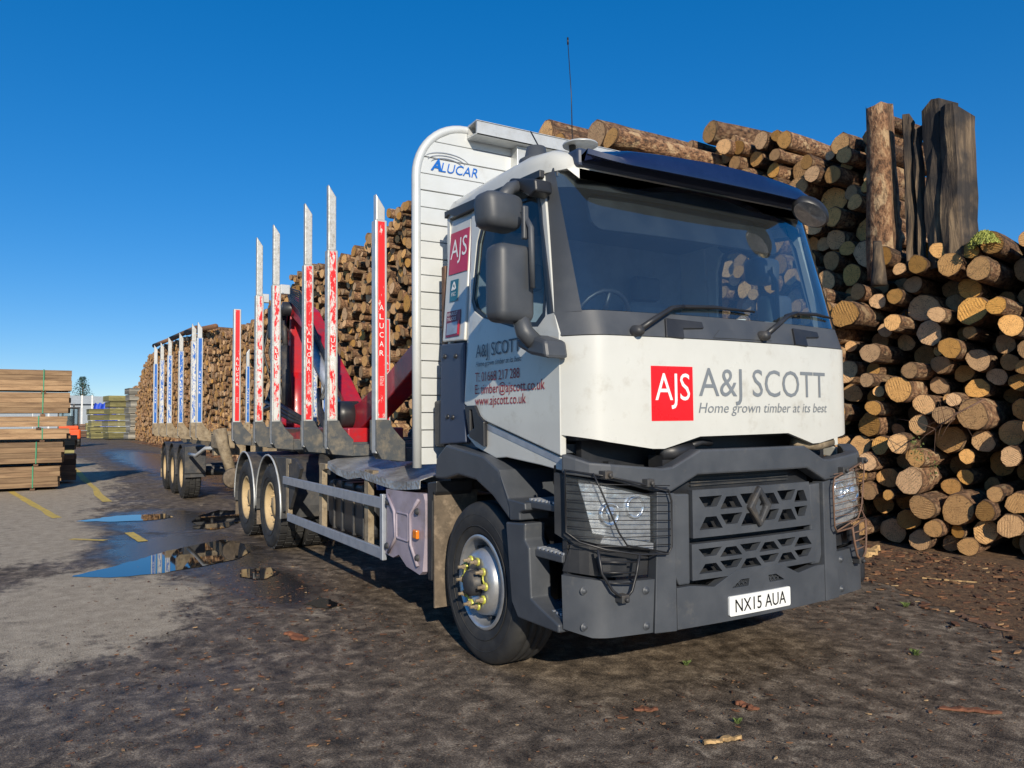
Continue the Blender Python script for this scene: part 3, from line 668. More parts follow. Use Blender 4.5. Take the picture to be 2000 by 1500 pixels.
# roof fittings
mb = MB(); mb.lathe([(0, .10), (.06, .095), (.075, .03), (.11, .01), (.11, -.02)], (.42, -1.0, 3.2), 'z', 18); mb.build('roof_lamp', 'dark_plastic', L, fix=True)
mb = MB(); mb.tube([(.62, -.86, 3.19), (.62, -.86, 3.27)], .022, 8); mb.tube([(.62, -.86, 3.27), (.615, -.86, 3.6), (.60, -.87, 3.93)], [.004, .003, .0025], 5); mb.tube([(.6, -.87, 3.92), (.599, -.87, 3.965)], .006, 5); mb.build('whip_antenna', 'black_wire', L)
mb = MB(); mb.tube([(.5, -.98, 3.2), (.36, -1.0, 3.42)], .005, 5); mb.build('short_antenna', 'black_wire', L)
mb = MB(); mb.lathe([(0, .012), (.11, .008), (.11, 0)], (.66, -.83, 3.262), 'z', 18); mb.build('satellite_disc', 'aluminium', L, fix=True)

# ---- bumper, lamps and grille
B0 = fbum()
lw = plate('corner_bumper', [(-1.243, .735), (-1.24, .45), (-1.14, .415), (-.79, .41), (-.772, .695), (-1.0, .70)], None, fbum(-.004), .05, 'dark_plastic', L, step=.03, smooth=True)
mirror_y(lw, 'corner_bumper')
for s_ in (-1, 1):
    for by, bz in ((-1.17, .66), (-.83, .64), (-1.17, .47), (-.83, .45)):
        b = MB(); b.lathe([(0, .012), (.012, .012), (.014, .004), (.024, 0)], (1.25+cc(by, 1.25)-.002, s_*by*-1 if s_ > 0 else by, bz), 'x', 12); b.build('bumper_bolt', 'dark_plastic', L, fix=True)
up_ = plate('lamp_surround', [(-1.243, 1.32), (-1.243, .95), (-1.19, .90), (-1.22, .75), (-1.0, .715), (-.772, .71), (-.76, .84), (-.755, 1.15), (-1.0, 1.215), (-1.235, 1.27), (-1.235, 1.385), (-1.14, 1.335), (-.72, 1.297), (-.755, 1.16), (-.752, 1.15), (-.64, 1.12), (-.6, 1.30), (-.72, 1.31), (-1.14, 1.35)][:9]+[(-1.243, 1.28)], [], fbum(-.065), .03, 'black_plastic', L, step=.04)
mirror_y(up_, 'lamp_surround')
# brow over lamps and grille with its raised middle
brow = [(-1.245, 1.385), (-1.245, 1.275), (-1.0, 1.235), (-.76, 1.17), (-.66, 1.165), (-.47, 1.25), (.47, 1.25), (.66, 1.165), (.76, 1.17), (1.0, 1.235), (1.245, 1.275), (1.245, 1.385), (1.15, 1.34), (.72, 1.297), (.65, 1.303), (.45, 1.392), (-.45, 1.392), (-.65, 1.303), (-.72, 1.297), (-1.15, 1.34)]
plate('bumper_brow', brow, None, fbum(.012), .10, 'dark_plastic', L, step=.05, bevel=.012)
for s_ in (-1, 1):
    pl = [(-.755, 1.168), (-.635, 1.155), (-.635, .40), (-.785, .405), (-.765, .84)]
    if s_ > 0: pl = [(-a, b) for a, b in pl]
    plate('bumper_pillar', pl, None, fbum(.008), .08, 'dark_plastic', L, step=.05, bevel=.012)
    pl = [(-.63, 1.15), (-.515, 1.145), (-.52, .64), (-.60, .64), (-.63, .70)]
    if s_ > 0: pl = [(-a, b) for a, b in pl]
    plate('grille_side', pl, None, fbum(-.012), .06, 'dark_plastic', L, step=.06, bevel=.01)
low = [(-.63, .632), (-.53, .635), (-.36, .612), (-.19, .685), (.19, .685), (.36, .612), (.53, .635), (.63, .632), (.63, .405), (-.63, .405)]
plate('bumper_centre', low, [[(-.225, .588), (-.09, .588), (-.08, .63), (-.15, .63)], [(.225, .588), (.15, .63), (.08, .63), (.09, .588)]], fbum(.004), .06, 'dark_plastic', L, step=.06, bevel=.008)
mb = MB(); mb.box((1.12, -.3, .57), (1.19, .3, .66)); mb.build('bumper_mesh', 'black_plastic', L)
for s_ in (-1, 1):
    for kx in range(4):
        for kz in range(2):
            y = s_*(.10+.033*kx+.016*kz); z = .598+.022*kz
            mb = MB(); mb.lathe([(.012, .0), (.016, .0), (.016, .012), (.012, .012)], (1.225, y, z), 'x', 6, sm=False); mb.build('vent_ring', 'dark_plastic', L)
# grille panels with slanted openings
def grille(y0, y1, z0, z1, name):
    holes = []; H = (z1-z0); rh = H*.26
    for r_ in range(2):
        zb = z0+H*(.16+.40*r_); y = y0+.035; k = r_
        while y+.10 < y1-.02:
            wd = min(.20, y1-.03-y)
            if k % 2: holes.append([(y+.012, zb+rh*1.12), (y+wd*.28, zb+rh*.25), (y+wd*.72, zb+rh*.25), (y+wd-.012, zb+rh*1.12)][::1])
            else: holes.append([(y+.012, zb), (y+wd-.012, zb), (y+wd*.70, zb+rh), (y+wd*.30, zb+rh)])
            y += wd*.80; k += 1
    gp = plate(name, [(y0, z0), (y1, z0), (y1-.02, z1), (y0+.0, z1)], holes, fbum(.0), .05, 'dark_plastic', L, step=.1, bevel=.005)
    return gp
grille(-.505, .515, .895, 1.165, 'upper_grille'); grille(-.515, .55, .66, .862, 'lower_grille')
mb = MB(); mb.box((1.0, -.62, .62), (1.12, .62, 1.36)); rdt = mb.build('radiator', 'black_plastic', L)
for k in range(9):
    mb = MB(); z = 1.175+.02*k; mb.box((1.121, -.42, z), (1.135, .42, z+.009)); mb.build('radiator_fin', 'steel_dark', rdt)
mb = MB(); mb.box((.88, -1.05, 1.28), (.93, 1.05, 1.50)); mb.build('front_bulkhead', 'black_plastic', L)
mb = MB(); mb.tube([(1.10, -.62, 1.375), (1.12, -.40, 1.385)], .045, 12); mb.tube([(1.10, -.42, 1.40), (1.10, -.3, 1.43), (1.08, -.2, 1.42)], .02, 8); mb.build('headlamp_motor', 'black_plastic', L)
mb = MB(); mb.tube([(1.08, .55, 1.40), (1.1, .75, 1.385), (1.06, .95, 1.40)], .035, 10); mb.build('coolant_pipe', 'mud_steel', L)
# maker's diamond
def rh(cy, cz, a, b): return [(cy, cz+b), (cy-a, cz), (cy, cz-b), (cy+a, cz)]
dm = plate('diamond_badge', rh(.005, 1.045, .098, .125), [rh(.005, 1.045, .045, .07)], fbum(.03), .05, 'steel_dark', L, bevel=.012)
# number plate
npl = plate('number_plate', rrect(-.26, .432, .26, .545, .012), None, fbum(.016), .012, 'plate_white', L, step=.13)
text('registration', 'NX15 AUA', fbum(.0185), -.215, .452, .43, 'print_black', npl, height=.075)
# headlights with wire guards
def fb_s(s, off): return lambda y, z: (1.25+cc(y, 1.25)+off, s*y, z)
for s in (1, -1):
    fl = s < 0
    lens = [(-1.232, 1.265), (-1.0, 1.205), (-.765, 1.145), (-.77, .848), (-1.1, .905), (-1.19, .93), (-1.232, .975)]
    refl = [(-1.18, 1.235), (-1.0, 1.195), (-.772, 1.14), (-.775, .895), (-1.0, .935), (-1.125, .965)]
    hl = plate('headlight', [(-1.232, 1.262), (-1.185, 1.245), (-1.13, .962), (-.775, .895), (-.775, .85), (-1.1, .905), (-1.19, .93), (-1.232, .975)], None, fb_s(s, -.012), .02, 'black_plastic', L, step=.04, flip=fl)
    rf = plate('reflector', refl, None, fb_s(s, -.03), .02, 'reflector_silver', hl, step=.05, stepv=.05, flip=fl)
    for i, (yy, zz, r_) in enumerate(((-1.035, 1.06, .062), (-.875, 1.09, .06))):
        mb = MB(); mb.lathe([(r_, -.03), (r_*1.05, .0), (r_*.85, .004), (r_*.8, -.01), (r_*.5, .008 if i == 0 else -.035), (0, .014 if i == 0 else -.045)], (1.25+cc(yy, 1.25)-.018, s*yy, zz), 'x', 20)
        mb.build('lamp_projector', 'reflector_silver', hl, fix=True)
    plate('day_light_strip', [(-1.08, .95), (-.775, .89), (-.775, .855), (-1.1, .912)], None, fb_s(s, -.006), .01, 'reflector_silver', hl, step=.05, flip=fl)
    plate('lens', lens, None, fb_s(s, .004), 0, 'lamp_glass', hl, step=.04, flip=fl, smooth=True)
    wm = 'black_wire' if s > 0 else 'rusty_wire'
    def gp(y, z, o=.045): return (1.25+cc(max(-1.25, y), 1.25)+o, s*y, z)
    mb = MB(); out = [(-1.245, 1.30), (-1.10, 1.27), (-.9, 1.225), (-.71, 1.18), (-.69, 1.12), (-.695, .87), (-.72, .835), (-.9, .845), (-1.1, .885), (-1.2, .92), (-1.243, .97)]
    mb.tube([gp(*q) for q in out], .006, 6, closed=True)
    mb.tube([gp(-1.15, 1.285), gp(-1.12, 1.2), gp(-1.03, .97), gp(-.98, .90), gp(-.72, .84)], .005, 6)
    gd = mb.build('lamp_guard', wm, hl)
    for k in range(8):
        z = 1.235-.047*k
        mb = MB(); mb.tube([gp(q, z-.10*(q+1.24)*(.6 if k < 6 else .4)) for q in (-1.24, -1.18, -1.05, -.9, -.70)], .0026, 5); mb.build('guard_wire', wm, L)
    mb = MB(); mb.tube([gp(-1.135, .885), gp(-1.12, .76), gp(-1.07, .67), gp(-1.0, .615), gp(-.955, .66), gp(-.925, .75), gp(-.905, .85)], .008, 6); mb.build('guard_loop', wm, L)
    for za, a, b in ((.82, -1.13, -.91), (.765, -1.122, -.925), (.71, -1.10, -.94)):
        mb = MB(); mb.tube([gp(a, za), gp((a+b)/2, za-.005), gp(b, za-.012)], .005, 5); mb.build('guard_wire', wm, L)
    for q in ((-1.085, 1.275), (-.83, 1.222), (-1.0, .62)):
        mb = MB(); x, y, z = gp(*q, .02); mb.box((x-.03, y-.025, z-.02), (x+.035, y+.025, z+.022)); mb.tube([(x+.03, y, z), (x+.055, y, z)], .012, 8); mb.build('guard_clamp', 'steel_dark', L, bevel=.004)
    pl = [(-1.12, .84), (-.95, .82), (-.95, .75), (-1.1, .745)]
    plate('fog_lamp_blank', pl, None, fb_s(s, -.004), .02, 'black_plastic', L, step=.05, flip=fl)
mb = MB(); mb.box((.95, 1.02, .42), (1.12, 1.235, .70)); mb.build('bumper_end', 'black_plastic', L, bevel=.05, seg=3)

# ---- steps, arches, wheels
for s_ in (-1, 1):
    mb = MB(); mb.xz([(-.57, 1.16), (-.52, 1.32), (-.38, 1.405), (.16, 1.345), (.35, 1.265), (.47, 1.10), (.48, .97), (.40, 1.02), (.27, 1.10), (.05, 1.185), (-.2, 1.205), (-.4, 1.165)], s_*1.255, s_*.85)
    mb.build('wheel_arch', 'dark_plastic', L, bevel=.015)
    mb = MB(); mb.xz([(.355, 1.262), (.475, 1.10), (.66, 1.09), (.665, 1.05), (.60, 1.03), (.60, .985), (.49, .975), (.48, 1.06)], s_*1.262, s_*1.05); mb.build('arch_front', 'dark_plastic', L, bevel=.01)
    mb = MB(); mb.xz([(.44, .96), (.66, .975), (.655, .88), (.70, .84), (.715, .56), (.78, .535), (.99, .47), (.99, .425), (.57, .42), (.50, .5)], s_*1.262, s_*1.12); mb.build('step_pillar', 'dark_plastic', L, bevel=.01)
    mb = MB(); mb.box((.42, s_*.86, .45), (.98, s_*.90, 1.33)); mb.build('step_well', 'black_plastic', L)
    mb = MB(); mb.box((.95, min(s_*.88, s_*1.2), .45), (.99, max(s_*.88, s_*1.2), 1.3)); mb.build('step_well', 'black_plastic', L)
    for z, x0 in ((.50, .62), (.83, .64), (1.10, .60)):
        mb = MB(); mb.box((x0, min(s_*.9, s_*1.22), z-.04), (.97, max(s_*.9, s_*1.22), z)); st = mb.build('step', 'dark_plastic', L, bevel=.006)
        for k in range(8):
            t_ = MB(); xx = x0+.03+k*.04; t_.box((xx, min(s_*1.0, s_*1.21), z+.001), (xx+.016, max(s_*1.0, s_*1.21), z+.014)); t_.build('step_tooth', 'galvanised', st)
    mb = MB(); mb.box((-.60, min(s_*.9, s_*1.25), .24), (-.585, max(s_*.9, s_*1.25), 1.06)); mb.build('mudflap', 'mud_rubber', L)
    mb = MB(); mb.xz([(-.70, 1.12), (-.55, 1.14), (-.56, 1.06), (-.62, 1.0), (-.64, .42), (-.70, .42)], s_*1.25, s_*.95); mb.build('flap_mount', 'black_plastic', L, bevel=.008)
def tyre_mesh(w_, R=.52, r=.30, tread=40):
    mb = MB(); h = w_/2
    prof = [(r-.012, -h*.72), (r, -h*.84), (r+.03, -h*.96), (R*.80, -h*1.03), (R*.90, -h*1.0), (R*.955, -h*.92), (R*.985, -h*.80), (R, -h*.62), (R, -h*.42), (R-.014, -h*.40), (R-.014, -h*.34), (R, -h*.32), (R, -h*.05), (R-.014, -h*.04), (R-.014, h*.04), (R, h*.05), (R, h*.32), (R-.014, h*.34), (R-.014, h*.40), (R, h*.42), (R, h*.62), (R*.985, h*.8), (R*.955, h*.92), (R*.9, h), (R*.8, h*1.03), (r+.03, h*.96), (r, h*.84), (r-.012, h*.72)]
    mb.lathe(prof, (0, 0, 0), 'y', 56)
    for k in range(tread):       # tread blocks
        a = 2*math.pi*k/tread
        for (ya, yb, da) in ((-.98, -.42, 0), (-.32, .32, .5), (.42, .98, 0)):
            aa = a+da*2*math.pi/tread; d_ = .36*2*math.pi/tread; v = []
            for rr in (R-.02, R+.014):
                for an, yy in ((aa-d_, ya), (aa+d_, ya), (aa+d_, yb), (aa-d_, yb)): v.append((rr*math.cos(an), yy*h*.86, rr*math.sin(an)))
            mb.add(v, [(0, 1, 2, 3), (7, 6, 5, 4), (0, 4, 5, 1), (1, 5, 6, 2), (2, 6, 7, 3), (3, 7, 4, 0)])
    for rr in (R*.70, R*.84):     # raised sidewall rings
        for sg in (-1, 1): mb.tube([(rr*math.cos(a*math.pi/20), sg*h*1.012, rr*math.sin(a*math.pi/20)) for a in range(40)], .004, 4, closed=True)
    me = mb.mesh('tyre'); me.materials.append(MATS['rubber']); return me
TY_S, TY_W = tyre_mesh(.30, tread=0), tyre_mesh(.34, tread=30)
def wheel(parent, x, y, kind, s=1):
    """s=+1: outer face towards -y"""
    ty = bpy.data.objects.new('wheel', TY_S if kind == 'steer' else TY_W); link(ty, parent); ty.location = (x, y, .52); ty.rotation_euler = (0, RND.random()*6, 0)
    mb = MB(); o = -s*.15
    if kind == 'steer':
        mb.lathe([(.305, o*.9), (.285, o*.98), (.275, o*.8), (.262, o*.2), (.245, o*.1), (.225, o*.35), (.205, o*.95), (.17, o*1.12), (.10, o*1.15), (.09, o*1.0), (0, o*.98)], (0, 0, 0), 'y', 48)
    else:
        mb.lathe([(.305, o*.95), (.285, o*1.03), (.272, o*.9), (.262, o*.35), (.24, o*.28), (.18, o*.22), (.15, o*.45), (.12, o*.5), (.11, o*.75), (0, o*.78)], (0, 0, 0), 'y', 48)
    rm = mb.build('rim', {'steer': 'silver', 'drive': 'dusty_rim', 'trailer': 'dusty_rim'}[kind], ty, fix=True); rm.rotation_euler = (0, -ty.rotation_euler[1], 0)
    for k in range(10):
        a = 2*math.pi*k/10; d_ = 1.16 if kind == 'steer' else .3
        rr = .148 if kind == 'steer' else .19
        b = MB(); c_ = (rr*math.cos(a), o*d_, rr*math.sin(a))
        b.lathe([(.018, 0), (.018, o*.22), (.010, o*.24), (.010, o*.42), (0, o*.43)], c_, 'y', 6, sm=False)
        if kind == 'steer': b.lathe([(.027, o*.02), (.027, o*.10), (.017, o*.10)], c_, 'y', 12, mi=1)
        b.build('wheel_nut', ['dusty_rim' if kind != 'steer' else 'mud_steel', 'nut_yellow'], rm)
        if kind == 'steer' and k % 2 == 0:
            a2 = 2*math.pi*(k+1)/10; q = (rr*math.cos(a2), o*d_, rr*math.sin(a2))
            b = MB(); b.tube([(c_[0], o*1.22, c_[2]), ((c_[0]+q[0])*.47, o*1.25, (c_[2]+q[2])*.47), (q[0], o*1.22, q[2])], .007, 5); b.build('nut_link', 'nut_yellow', rm)
    if kind == 'steer':
        for k in range(10):
            a = 2*math.pi*(k+.5)/10
            b = MB(); b.lathe([(0, o*.50), (.021, o*.5), (.021, 0), (0, 0)], (.236*math.cos(a), 0, .236*math.sin(a)), 'y', 12); b.build('hand_hole', 'black_plastic', rm, fix=True)
        hb = MB(); hb.lathe([(.085, o*1.0), (.08, o*1.5), (.05, o*1.58), (0, o*1.58)], (0, 0, 0), 'y', 20); hb.build('hub', 'steel_dark', rm, fix=True)
    return ty
for s_ in (1, -1):
    wheel(L, 0, -s_*1.06, 'steer', s_)
    for x in (-5.45, -6.82): wheel(L, x, -s_*1.08, 'drive', s_); wheel(L, x, -s_*.72, 'drive', s_)
mb = MB(); mb.tube([(0, -.95, .52), (0, .95, .52)], .06, 10); mb.build('axle', 'steel_dark', L)
for x in (-5.45, -6.82):
    mb = MB(); mb.tube([(x, -.95, .52), (x, .95, .52)], .09, 10); mb.lathe([(0, -.2), (.18, -.12), (.22, 0), (.18, .12), (0, .2)], (x, 0, .52), 'y', 16); mb.build('axle', 'steel_dark', L)
# chassis
for y in (-.42, .42):
    mb = MB(); mb.box((-8.25, y-.04, .78), (.95, y+.04, 1.06)); mb.build('chassis_rail', 'steel_dark', L, bevel=.006)
    mb = MB(); mb.box((-8.2, y-.05, 1.065), (-.95, y+.05, 1.22)); mb.build('subframe_rail', 'steel_dark', L, bevel=.006)
for x in (-8.1, -4.2, -2.2, -1.1, .5):
    mb = MB(); mb.box((x-.05, -.38, .82), (x+.05, .38, 1.0)); mb.build('cross_member', 'steel_dark', L)
mb = MB(); mb.box((-2.6, -.36, .5), (-.2, .36, 1.05)); mb.build('gearbox', 'steel_dark', L, bevel=.05)
mb = MB(); mb.box((.1, -.38, .62), (.98, .38, 1.35)); mb.build('engine', 'steel_dark', L, bevel=.05)
# rear mudguards
def guard_arc(mb, cx, r, y0, y1, a0, a1, th=.012, zc=.52, n=16):
    o_ = [(cx+r*math.cos(rad(a0+(a1-a0)*k/n)), zc+r*math.sin(rad(a0+(a1-a0)*k/n))) for k in range(n+1)]
    i_ = [(cx+(r-th)*math.cos(rad(a0+(a1-a0)*k/n)), zc+(r-th)*math.sin(rad(a0+(a1-a0)*k/n))) for k in range(n+1)]
    for k in range(n): mb.xz([o_[k], o_[k+1], i_[k+1], i_[k]], y0, y1)
for s_ in (-1, 1):
    for x in (-5.45, -6.82):
        mb = MB(); guard_arc(mb, x, .64, s_*1.26, s_*.55, -8, 188); mo = mb.build('mudguard', 'steel_dark', L)
        mb = MB(); mb.tube([(x+.645*math.cos(rad(a)), s_*1.262, .52+.645*math.sin(rad(a))) for a in range(-8, 190, 12)], .012, 6); mb.build('mudguard_edge', 'aluminium', mo)
        mb = MB(); mb.box((x-.70, min(s_*.6, s_*1.24), .22), (x-.685, max(s_*.6, s_*1.24), .62)); mb.build('mudflap', 'mud_rubber', L)
    mb = MB(); mb.xz([(-5.45, 1.15), (-4.3, 1.16), (-4.05, 1.06), (-4.5, .58), (-4.82, .50), (-4.86, .66), (-5.0, .95), (-5.2, 1.1)], s_*1.24, s_*1.2); mb.build('guard_panel', 'steel_dark', L, bevel=.006)
    # side guard
    mb = MB(); mb.box((-4.66, min(s_*1.25, s_*1.28), .855), (-1.53, max(s_*1.25, s_*1.28), .945)); sg = mb.build('guard_rail', 'galvanised', L, bevel=.005)
    mb = MB(); mb.box((-4.46, min(s_*1.25, s_*1.28), .445), (-1.53, max(s_*1.25, s_*1.28), .535)); mb.build('guard_rail', 'galvanised', L, bevel=.005)
    mb = MB(); mb.box((-1.56, min(s_*1.245, s_*1.285), .44), (-1.50, max(s_*1.245, s_*1.285), .975)); mb.build('guard_post', 'galvanised', L, bevel=.006)
    for x in (-4.60, -3.3, -1.98):
        mb = MB(); mb.xz([(x-.05, .46), (x+.05, .46), (x+.05, 1.08), (x+.16, 1.10), (x+.16, 1.15), (x-.05, 1.15)], s_*1.245, s_*1.19); mb.build('guard_bracket', 'mud_steel', L, bevel=.005)
    # ribbed tank
    tk = MB(); tk.xz(rrect(-3.42, .50, -2.12, .98, .10), s_*1.13, s_*.52); to = tk.build('fuel_tank', 'black_plastic', L, bevel=.03)
    for x in (-3.2, -2.95, -2.62, -2.35):
        mb = MB(); mb.xz(rrect(x-.02, .49, x+.02, .99, .015), s_*1.145, s_*.51); mb.build('tank_strap', 'steel_dark', to, bevel=.006)
mb = MB(); mb.lathe([(.05, 0), (.055, .05), (.045, .065), (0, .068)], (-2.02, -1.08, .965), 'z', 14); mb.build('tank_cap', 'blue_cap', L, fix=True)
# dented cover in front of the tank
cv = plate('side_cover', [(-1.47, 1.02), (-.74, 1.035), (-.72, .99), (-.75, .47), (-.80, .44), (-1.06, .46), (-1.2, .53), (-1.32, .49), (-1.48, .50)], None, lambda x, z: (x, -1.265-.012*math.sin(7*x)*math.sin(6*z), z), .05, 'purple_cover', L, step=.06, stepv=.06, bevel=.0)
mb = MB()
cr = [(-1.42, .98), (-1.27, .86), (-1.24, .66), (-1.40, .52)]; cr2 = [(-.80, .99), (-.96, .87), (-.95, .64), (-.82, .50)]
for c_ in (cr, cr2): mb.tube([(x, -1.275, z) for x, z in c_], .014, 6)
mb.tube([(x, -1.275, z) for x, z in rrect(-1.22, .66, -.99, .86, .02)], .009, 6, closed=True); mb.build('pressed_rib', 'purple_cover', cv)
for bx, bz in ((-1.41, .92), (-.83, .90), (-1.43, .57), (-.83, .56)):
    mb = MB(); mb.lathe([(0, -.02), (.018, -.018), (.028, 0)], (bx, -1.272, bz), 'y', 12); mb.build('cover_bolt', 'steel_dark', cv, fix=True)
mb = MB(); mb.box((-.875, -1.295, .70), (-.80, -1.268, .765)); mb.build('side_reflector', 'orange_lens', L, bevel=.008)
mb = MB(); mb.box((-1.45, -1.2, .5), (-.75, -.6, 1.0)); mb.build('battery_box', 'black_plastic', L, bevel=.02)
# chequer-plate deck behind the cab, bent at its edge
mb = MB(); xs = [-3.05, -2.75, -2.44, -2.1, -1.7, -1.34, -1.1, -.83]; ze = [1.15, 1.10, 1.075, 1.11, 1.08, 1.06, 1.075, 1.10]; v = []; f = []
for x, z in zip(xs, ze): v += [(x, -.52, 1.235), (x, -.85, 1.215), (x, -1.16, z+.055), (x, -1.25, z+.03), (x, -1.255, z-.035)]
for i in range(len(xs)-1):
    for k in range(4): f.append((i*5+k, i*5+k+1, (i+1)*5+k+1, (i+1)*5+k))
mb.add(v, f); dk = mb.build('deck_plate', 'chequer_plate', L); sd = dk.modifiers.new('t', 'SOLIDIFY'); sd.thickness = .006
# headboard behind the cab
HB = []
ho = [(-1.25, 1.22)]+[(1.25, 1.22)]+ell(.82, 3.44, .43, .43, 10, 0, 90)+ell(-.82, 3.44, .43, .43, 10, 90, 180)
mb = MB(); path = [(-.88, y, z) for y, z in [(-1.25, 1.22)]+[(-1.25, 2.4)]+ell(-.82, 3.44, .43, .43, 12, 180, 90)+[(0, 3.87)]+ell(.82, 3.44, .43, .43, 12, 90, 0)+[(1.25, 2.4), (1.25, 1.22)]]
mb.tube(path, .036, 10); hbf = mb.build('headboard_frame', 'board_aluminium', L)
def hby(z):
    if z < 3.44: return 1.235
    return .82+math.sqrt(max(0, .415**2-(z-3.44)**2))
z = 1.24; k = 0
while z < 3.83:
    z1 = min(z+.131, 3.85); a, b = hby(z+.004), hby(z1-.004)
    mb = MB(); d_ = .0 if k % 2 else .004
    mb.prism([(-a, z+.0035), (a, z+.0035), (b, z1-.0035), (-b, z1-.0035)], 'x', -.905, -.862+d_); mb.build('headboard_plank', 'board_aluminium', hbf, bevel=.003); z = z1; k += 1
mb = MB(); mb.box((-.91, -1.2, 1.25), (-.906, 1.2, 3.4)); mb.build('headboard_backing', 'board_aluminium', hbf)
mb = MB(); mb.xz([(-.85, 3.80), (-.70, 3.79), (-.70, 3.80), (-.835, 3.815), (-.835, 3.885), (-.70, 3.895), (-.70, 3.905), (-.85, 3.90)], -.82, .82); mb.build('headboard_beam', 'aluminium', hbf)
mb = MB(); mb.box((-.845, -.815, 3.79), (-.72, .815, 3.802)); mb.box((-.72, -.815, 3.79), (-.70, .815, 3.90)); mb.build('headboard_beam', 'aluminium', hbf)
for y in (-.36, .36):
    mb = MB(); mb.box((-.86, y-.055, 1.3), (-.76, y+.055, 3.79)); mb.build('headboard_post', 'aluminium', hbf, bevel=.005)
fh = lambda off: (lambda y, z: (-.861+off, y, z))
text('board_lettering', 'ALUCAR', fh(.006), -1.13, 3.5, .40, 'brand_blue', hbf, height=.075, shear=.25)
text('board_lettering', 'A', fh(.0065), -1.14, 3.5, .095, 'brand_blue', hbf, height=.10, shear=.25)
mb = MB()
for k, (r_, o_) in enumerate(((.20, 0), (.17, .01), (.14, .02))):
    mb.tube([(-.855, -1.0+r_*1.0*math.cos(rad(a)), 3.575-o_+r_*.38*math.sin(rad(a))) for a in range(20, 165, 12)], [.0012+.004*math.sin(rad(k2*15)) for k2 in range(13)], 4)
mb.build('board_emblem', 'galvanised', hbf)
mb = MB(); mb.box((-.70, -1.13, 1.72), (-.64, -1.07, 2.72)); mb.build('exhaust_stay', 'rusty_wire', L, bevel=.01)
mb = MB(); mb.box((-.78, -1.16, 1.38), (-.60, -1.04, 1.72)); mb.build('exhaust_shield', 'steel_dark', L, bevel=.02)
mb = MB(); mb.box((-.86, -1.1, 1.06), (-.62, 1.1, 1.28)); mb.build('cab_rear_mount', 'steel_dark', L)

# ---- stake posts (bunks)
def stake(parent, x, s, ztop, zlow, m_st, m_tag, word, ext=True, jag=0):
    """post on one end of a bolster; s=+1 stands at y<0"""
    yo, yi = -s*1.26, -s*1.155; y0, y1 = min(yo, yi), max(yo, yi)
    mb = MB(); mb.box((x-.03, y0, 1.30), (x+.07, y1, zlow)); po = mb.build('stake_post', m_st, parent, bevel=.008)
    if ext:
        tp = MB(); a, b = (y0+.012, y1-.012)
        hi = ztop; lo = ztop-.12
        if s < 0: hi, lo = lo, hi
        v = [(x-.015, a, zlow), (x+.055, a, zlow), (x+.055, b, zlow), (x-.015, b, zlow), (x-.015, a, hi), (x+.055, a, hi), (x+.055, b, lo), (x-.015, b, lo)]
        tp.add(v, [(0, 3, 2, 1), (4, 5, 6, 7), (0, 1, 5, 4), (1, 2, 6, 5), (2, 3, 7, 6), (3, 0, 4, 7)]); tp.build('stake_extension', 'worn_aluminium' if jag else 'aluminium', po, bevel=.008)
    if m_tag:
        mb = MB(); mb.box((x+.0705, y0+.022, 1.60), (x+.0725, y1-.022, zlow-.015)); mb.build('stake_strip', m_tag, po)
        if word:
            for k, ch in enumerate('ALUCAR'):
                text('strip_letter', ch, lambda u, v_: (x+.0735, u, v_), y0+.034, 2.52-k*.078, .037, 'print_white', po, height=.046)
            for k in range(7):
                mb = MB(); mb.box((x+.073, y0+.036, 1.90-k*.012+.05), (x+.0738, y0+.07-.006*(k % 3), 1.903-k*.012+.05)); mb.build('strip_print', 'print_white', po)
    gz = MB(); q = [(yo*1.004, 1.585), (yo*1.004, 1.33), (-s*1.215, 1.25), (-s*1.0, 1.225), (-s*1.0, 1.39), (-s*1.05, 1.44), (-s*1.12, 1.52), (-s*1.15, 1.585)]
    for ga, gb in ((x+.072, x+.10), (x-.06, x-.032)):
        gz = MB(); gz.prism(q, 'x', ga, gb); gz.build('stake_gusset', 'gusset_steel', parent, bevel=.004)
    return po
def bolster(parent, x):
    mb = MB(); mb.box((x-.08, -1.07, 1.225), (x+.07, 1.07, 1.34)); mb.build('bolster', 'gusset_steel', parent, bevel=.006)
ST = [(-1.78, 3.53, 'aluminium', 'red_fresh', 0), (-3.10, 3.97, 'worn_aluminium', 'red_worn', 1), (-3.93, 3.99, 'worn_aluminium', 'red_scuffed', 1), (-5.33, 4.07, 'worn_aluminium', 'red_worn', 1), (-6.24, 4.10, 'worn_aluminium', 'red_worn', 1), (-7.69, 3.3, 'aluminium', 'red_fresh', 0)]
for i, (x, zt, ms, mt, jg) in enumerate(ST):
    bolster(L, x)
    for s_ in (1, -1): stake(L, x, s_, zt, 3.3, ms, mt, True, ext=i != 5, jag=jg)
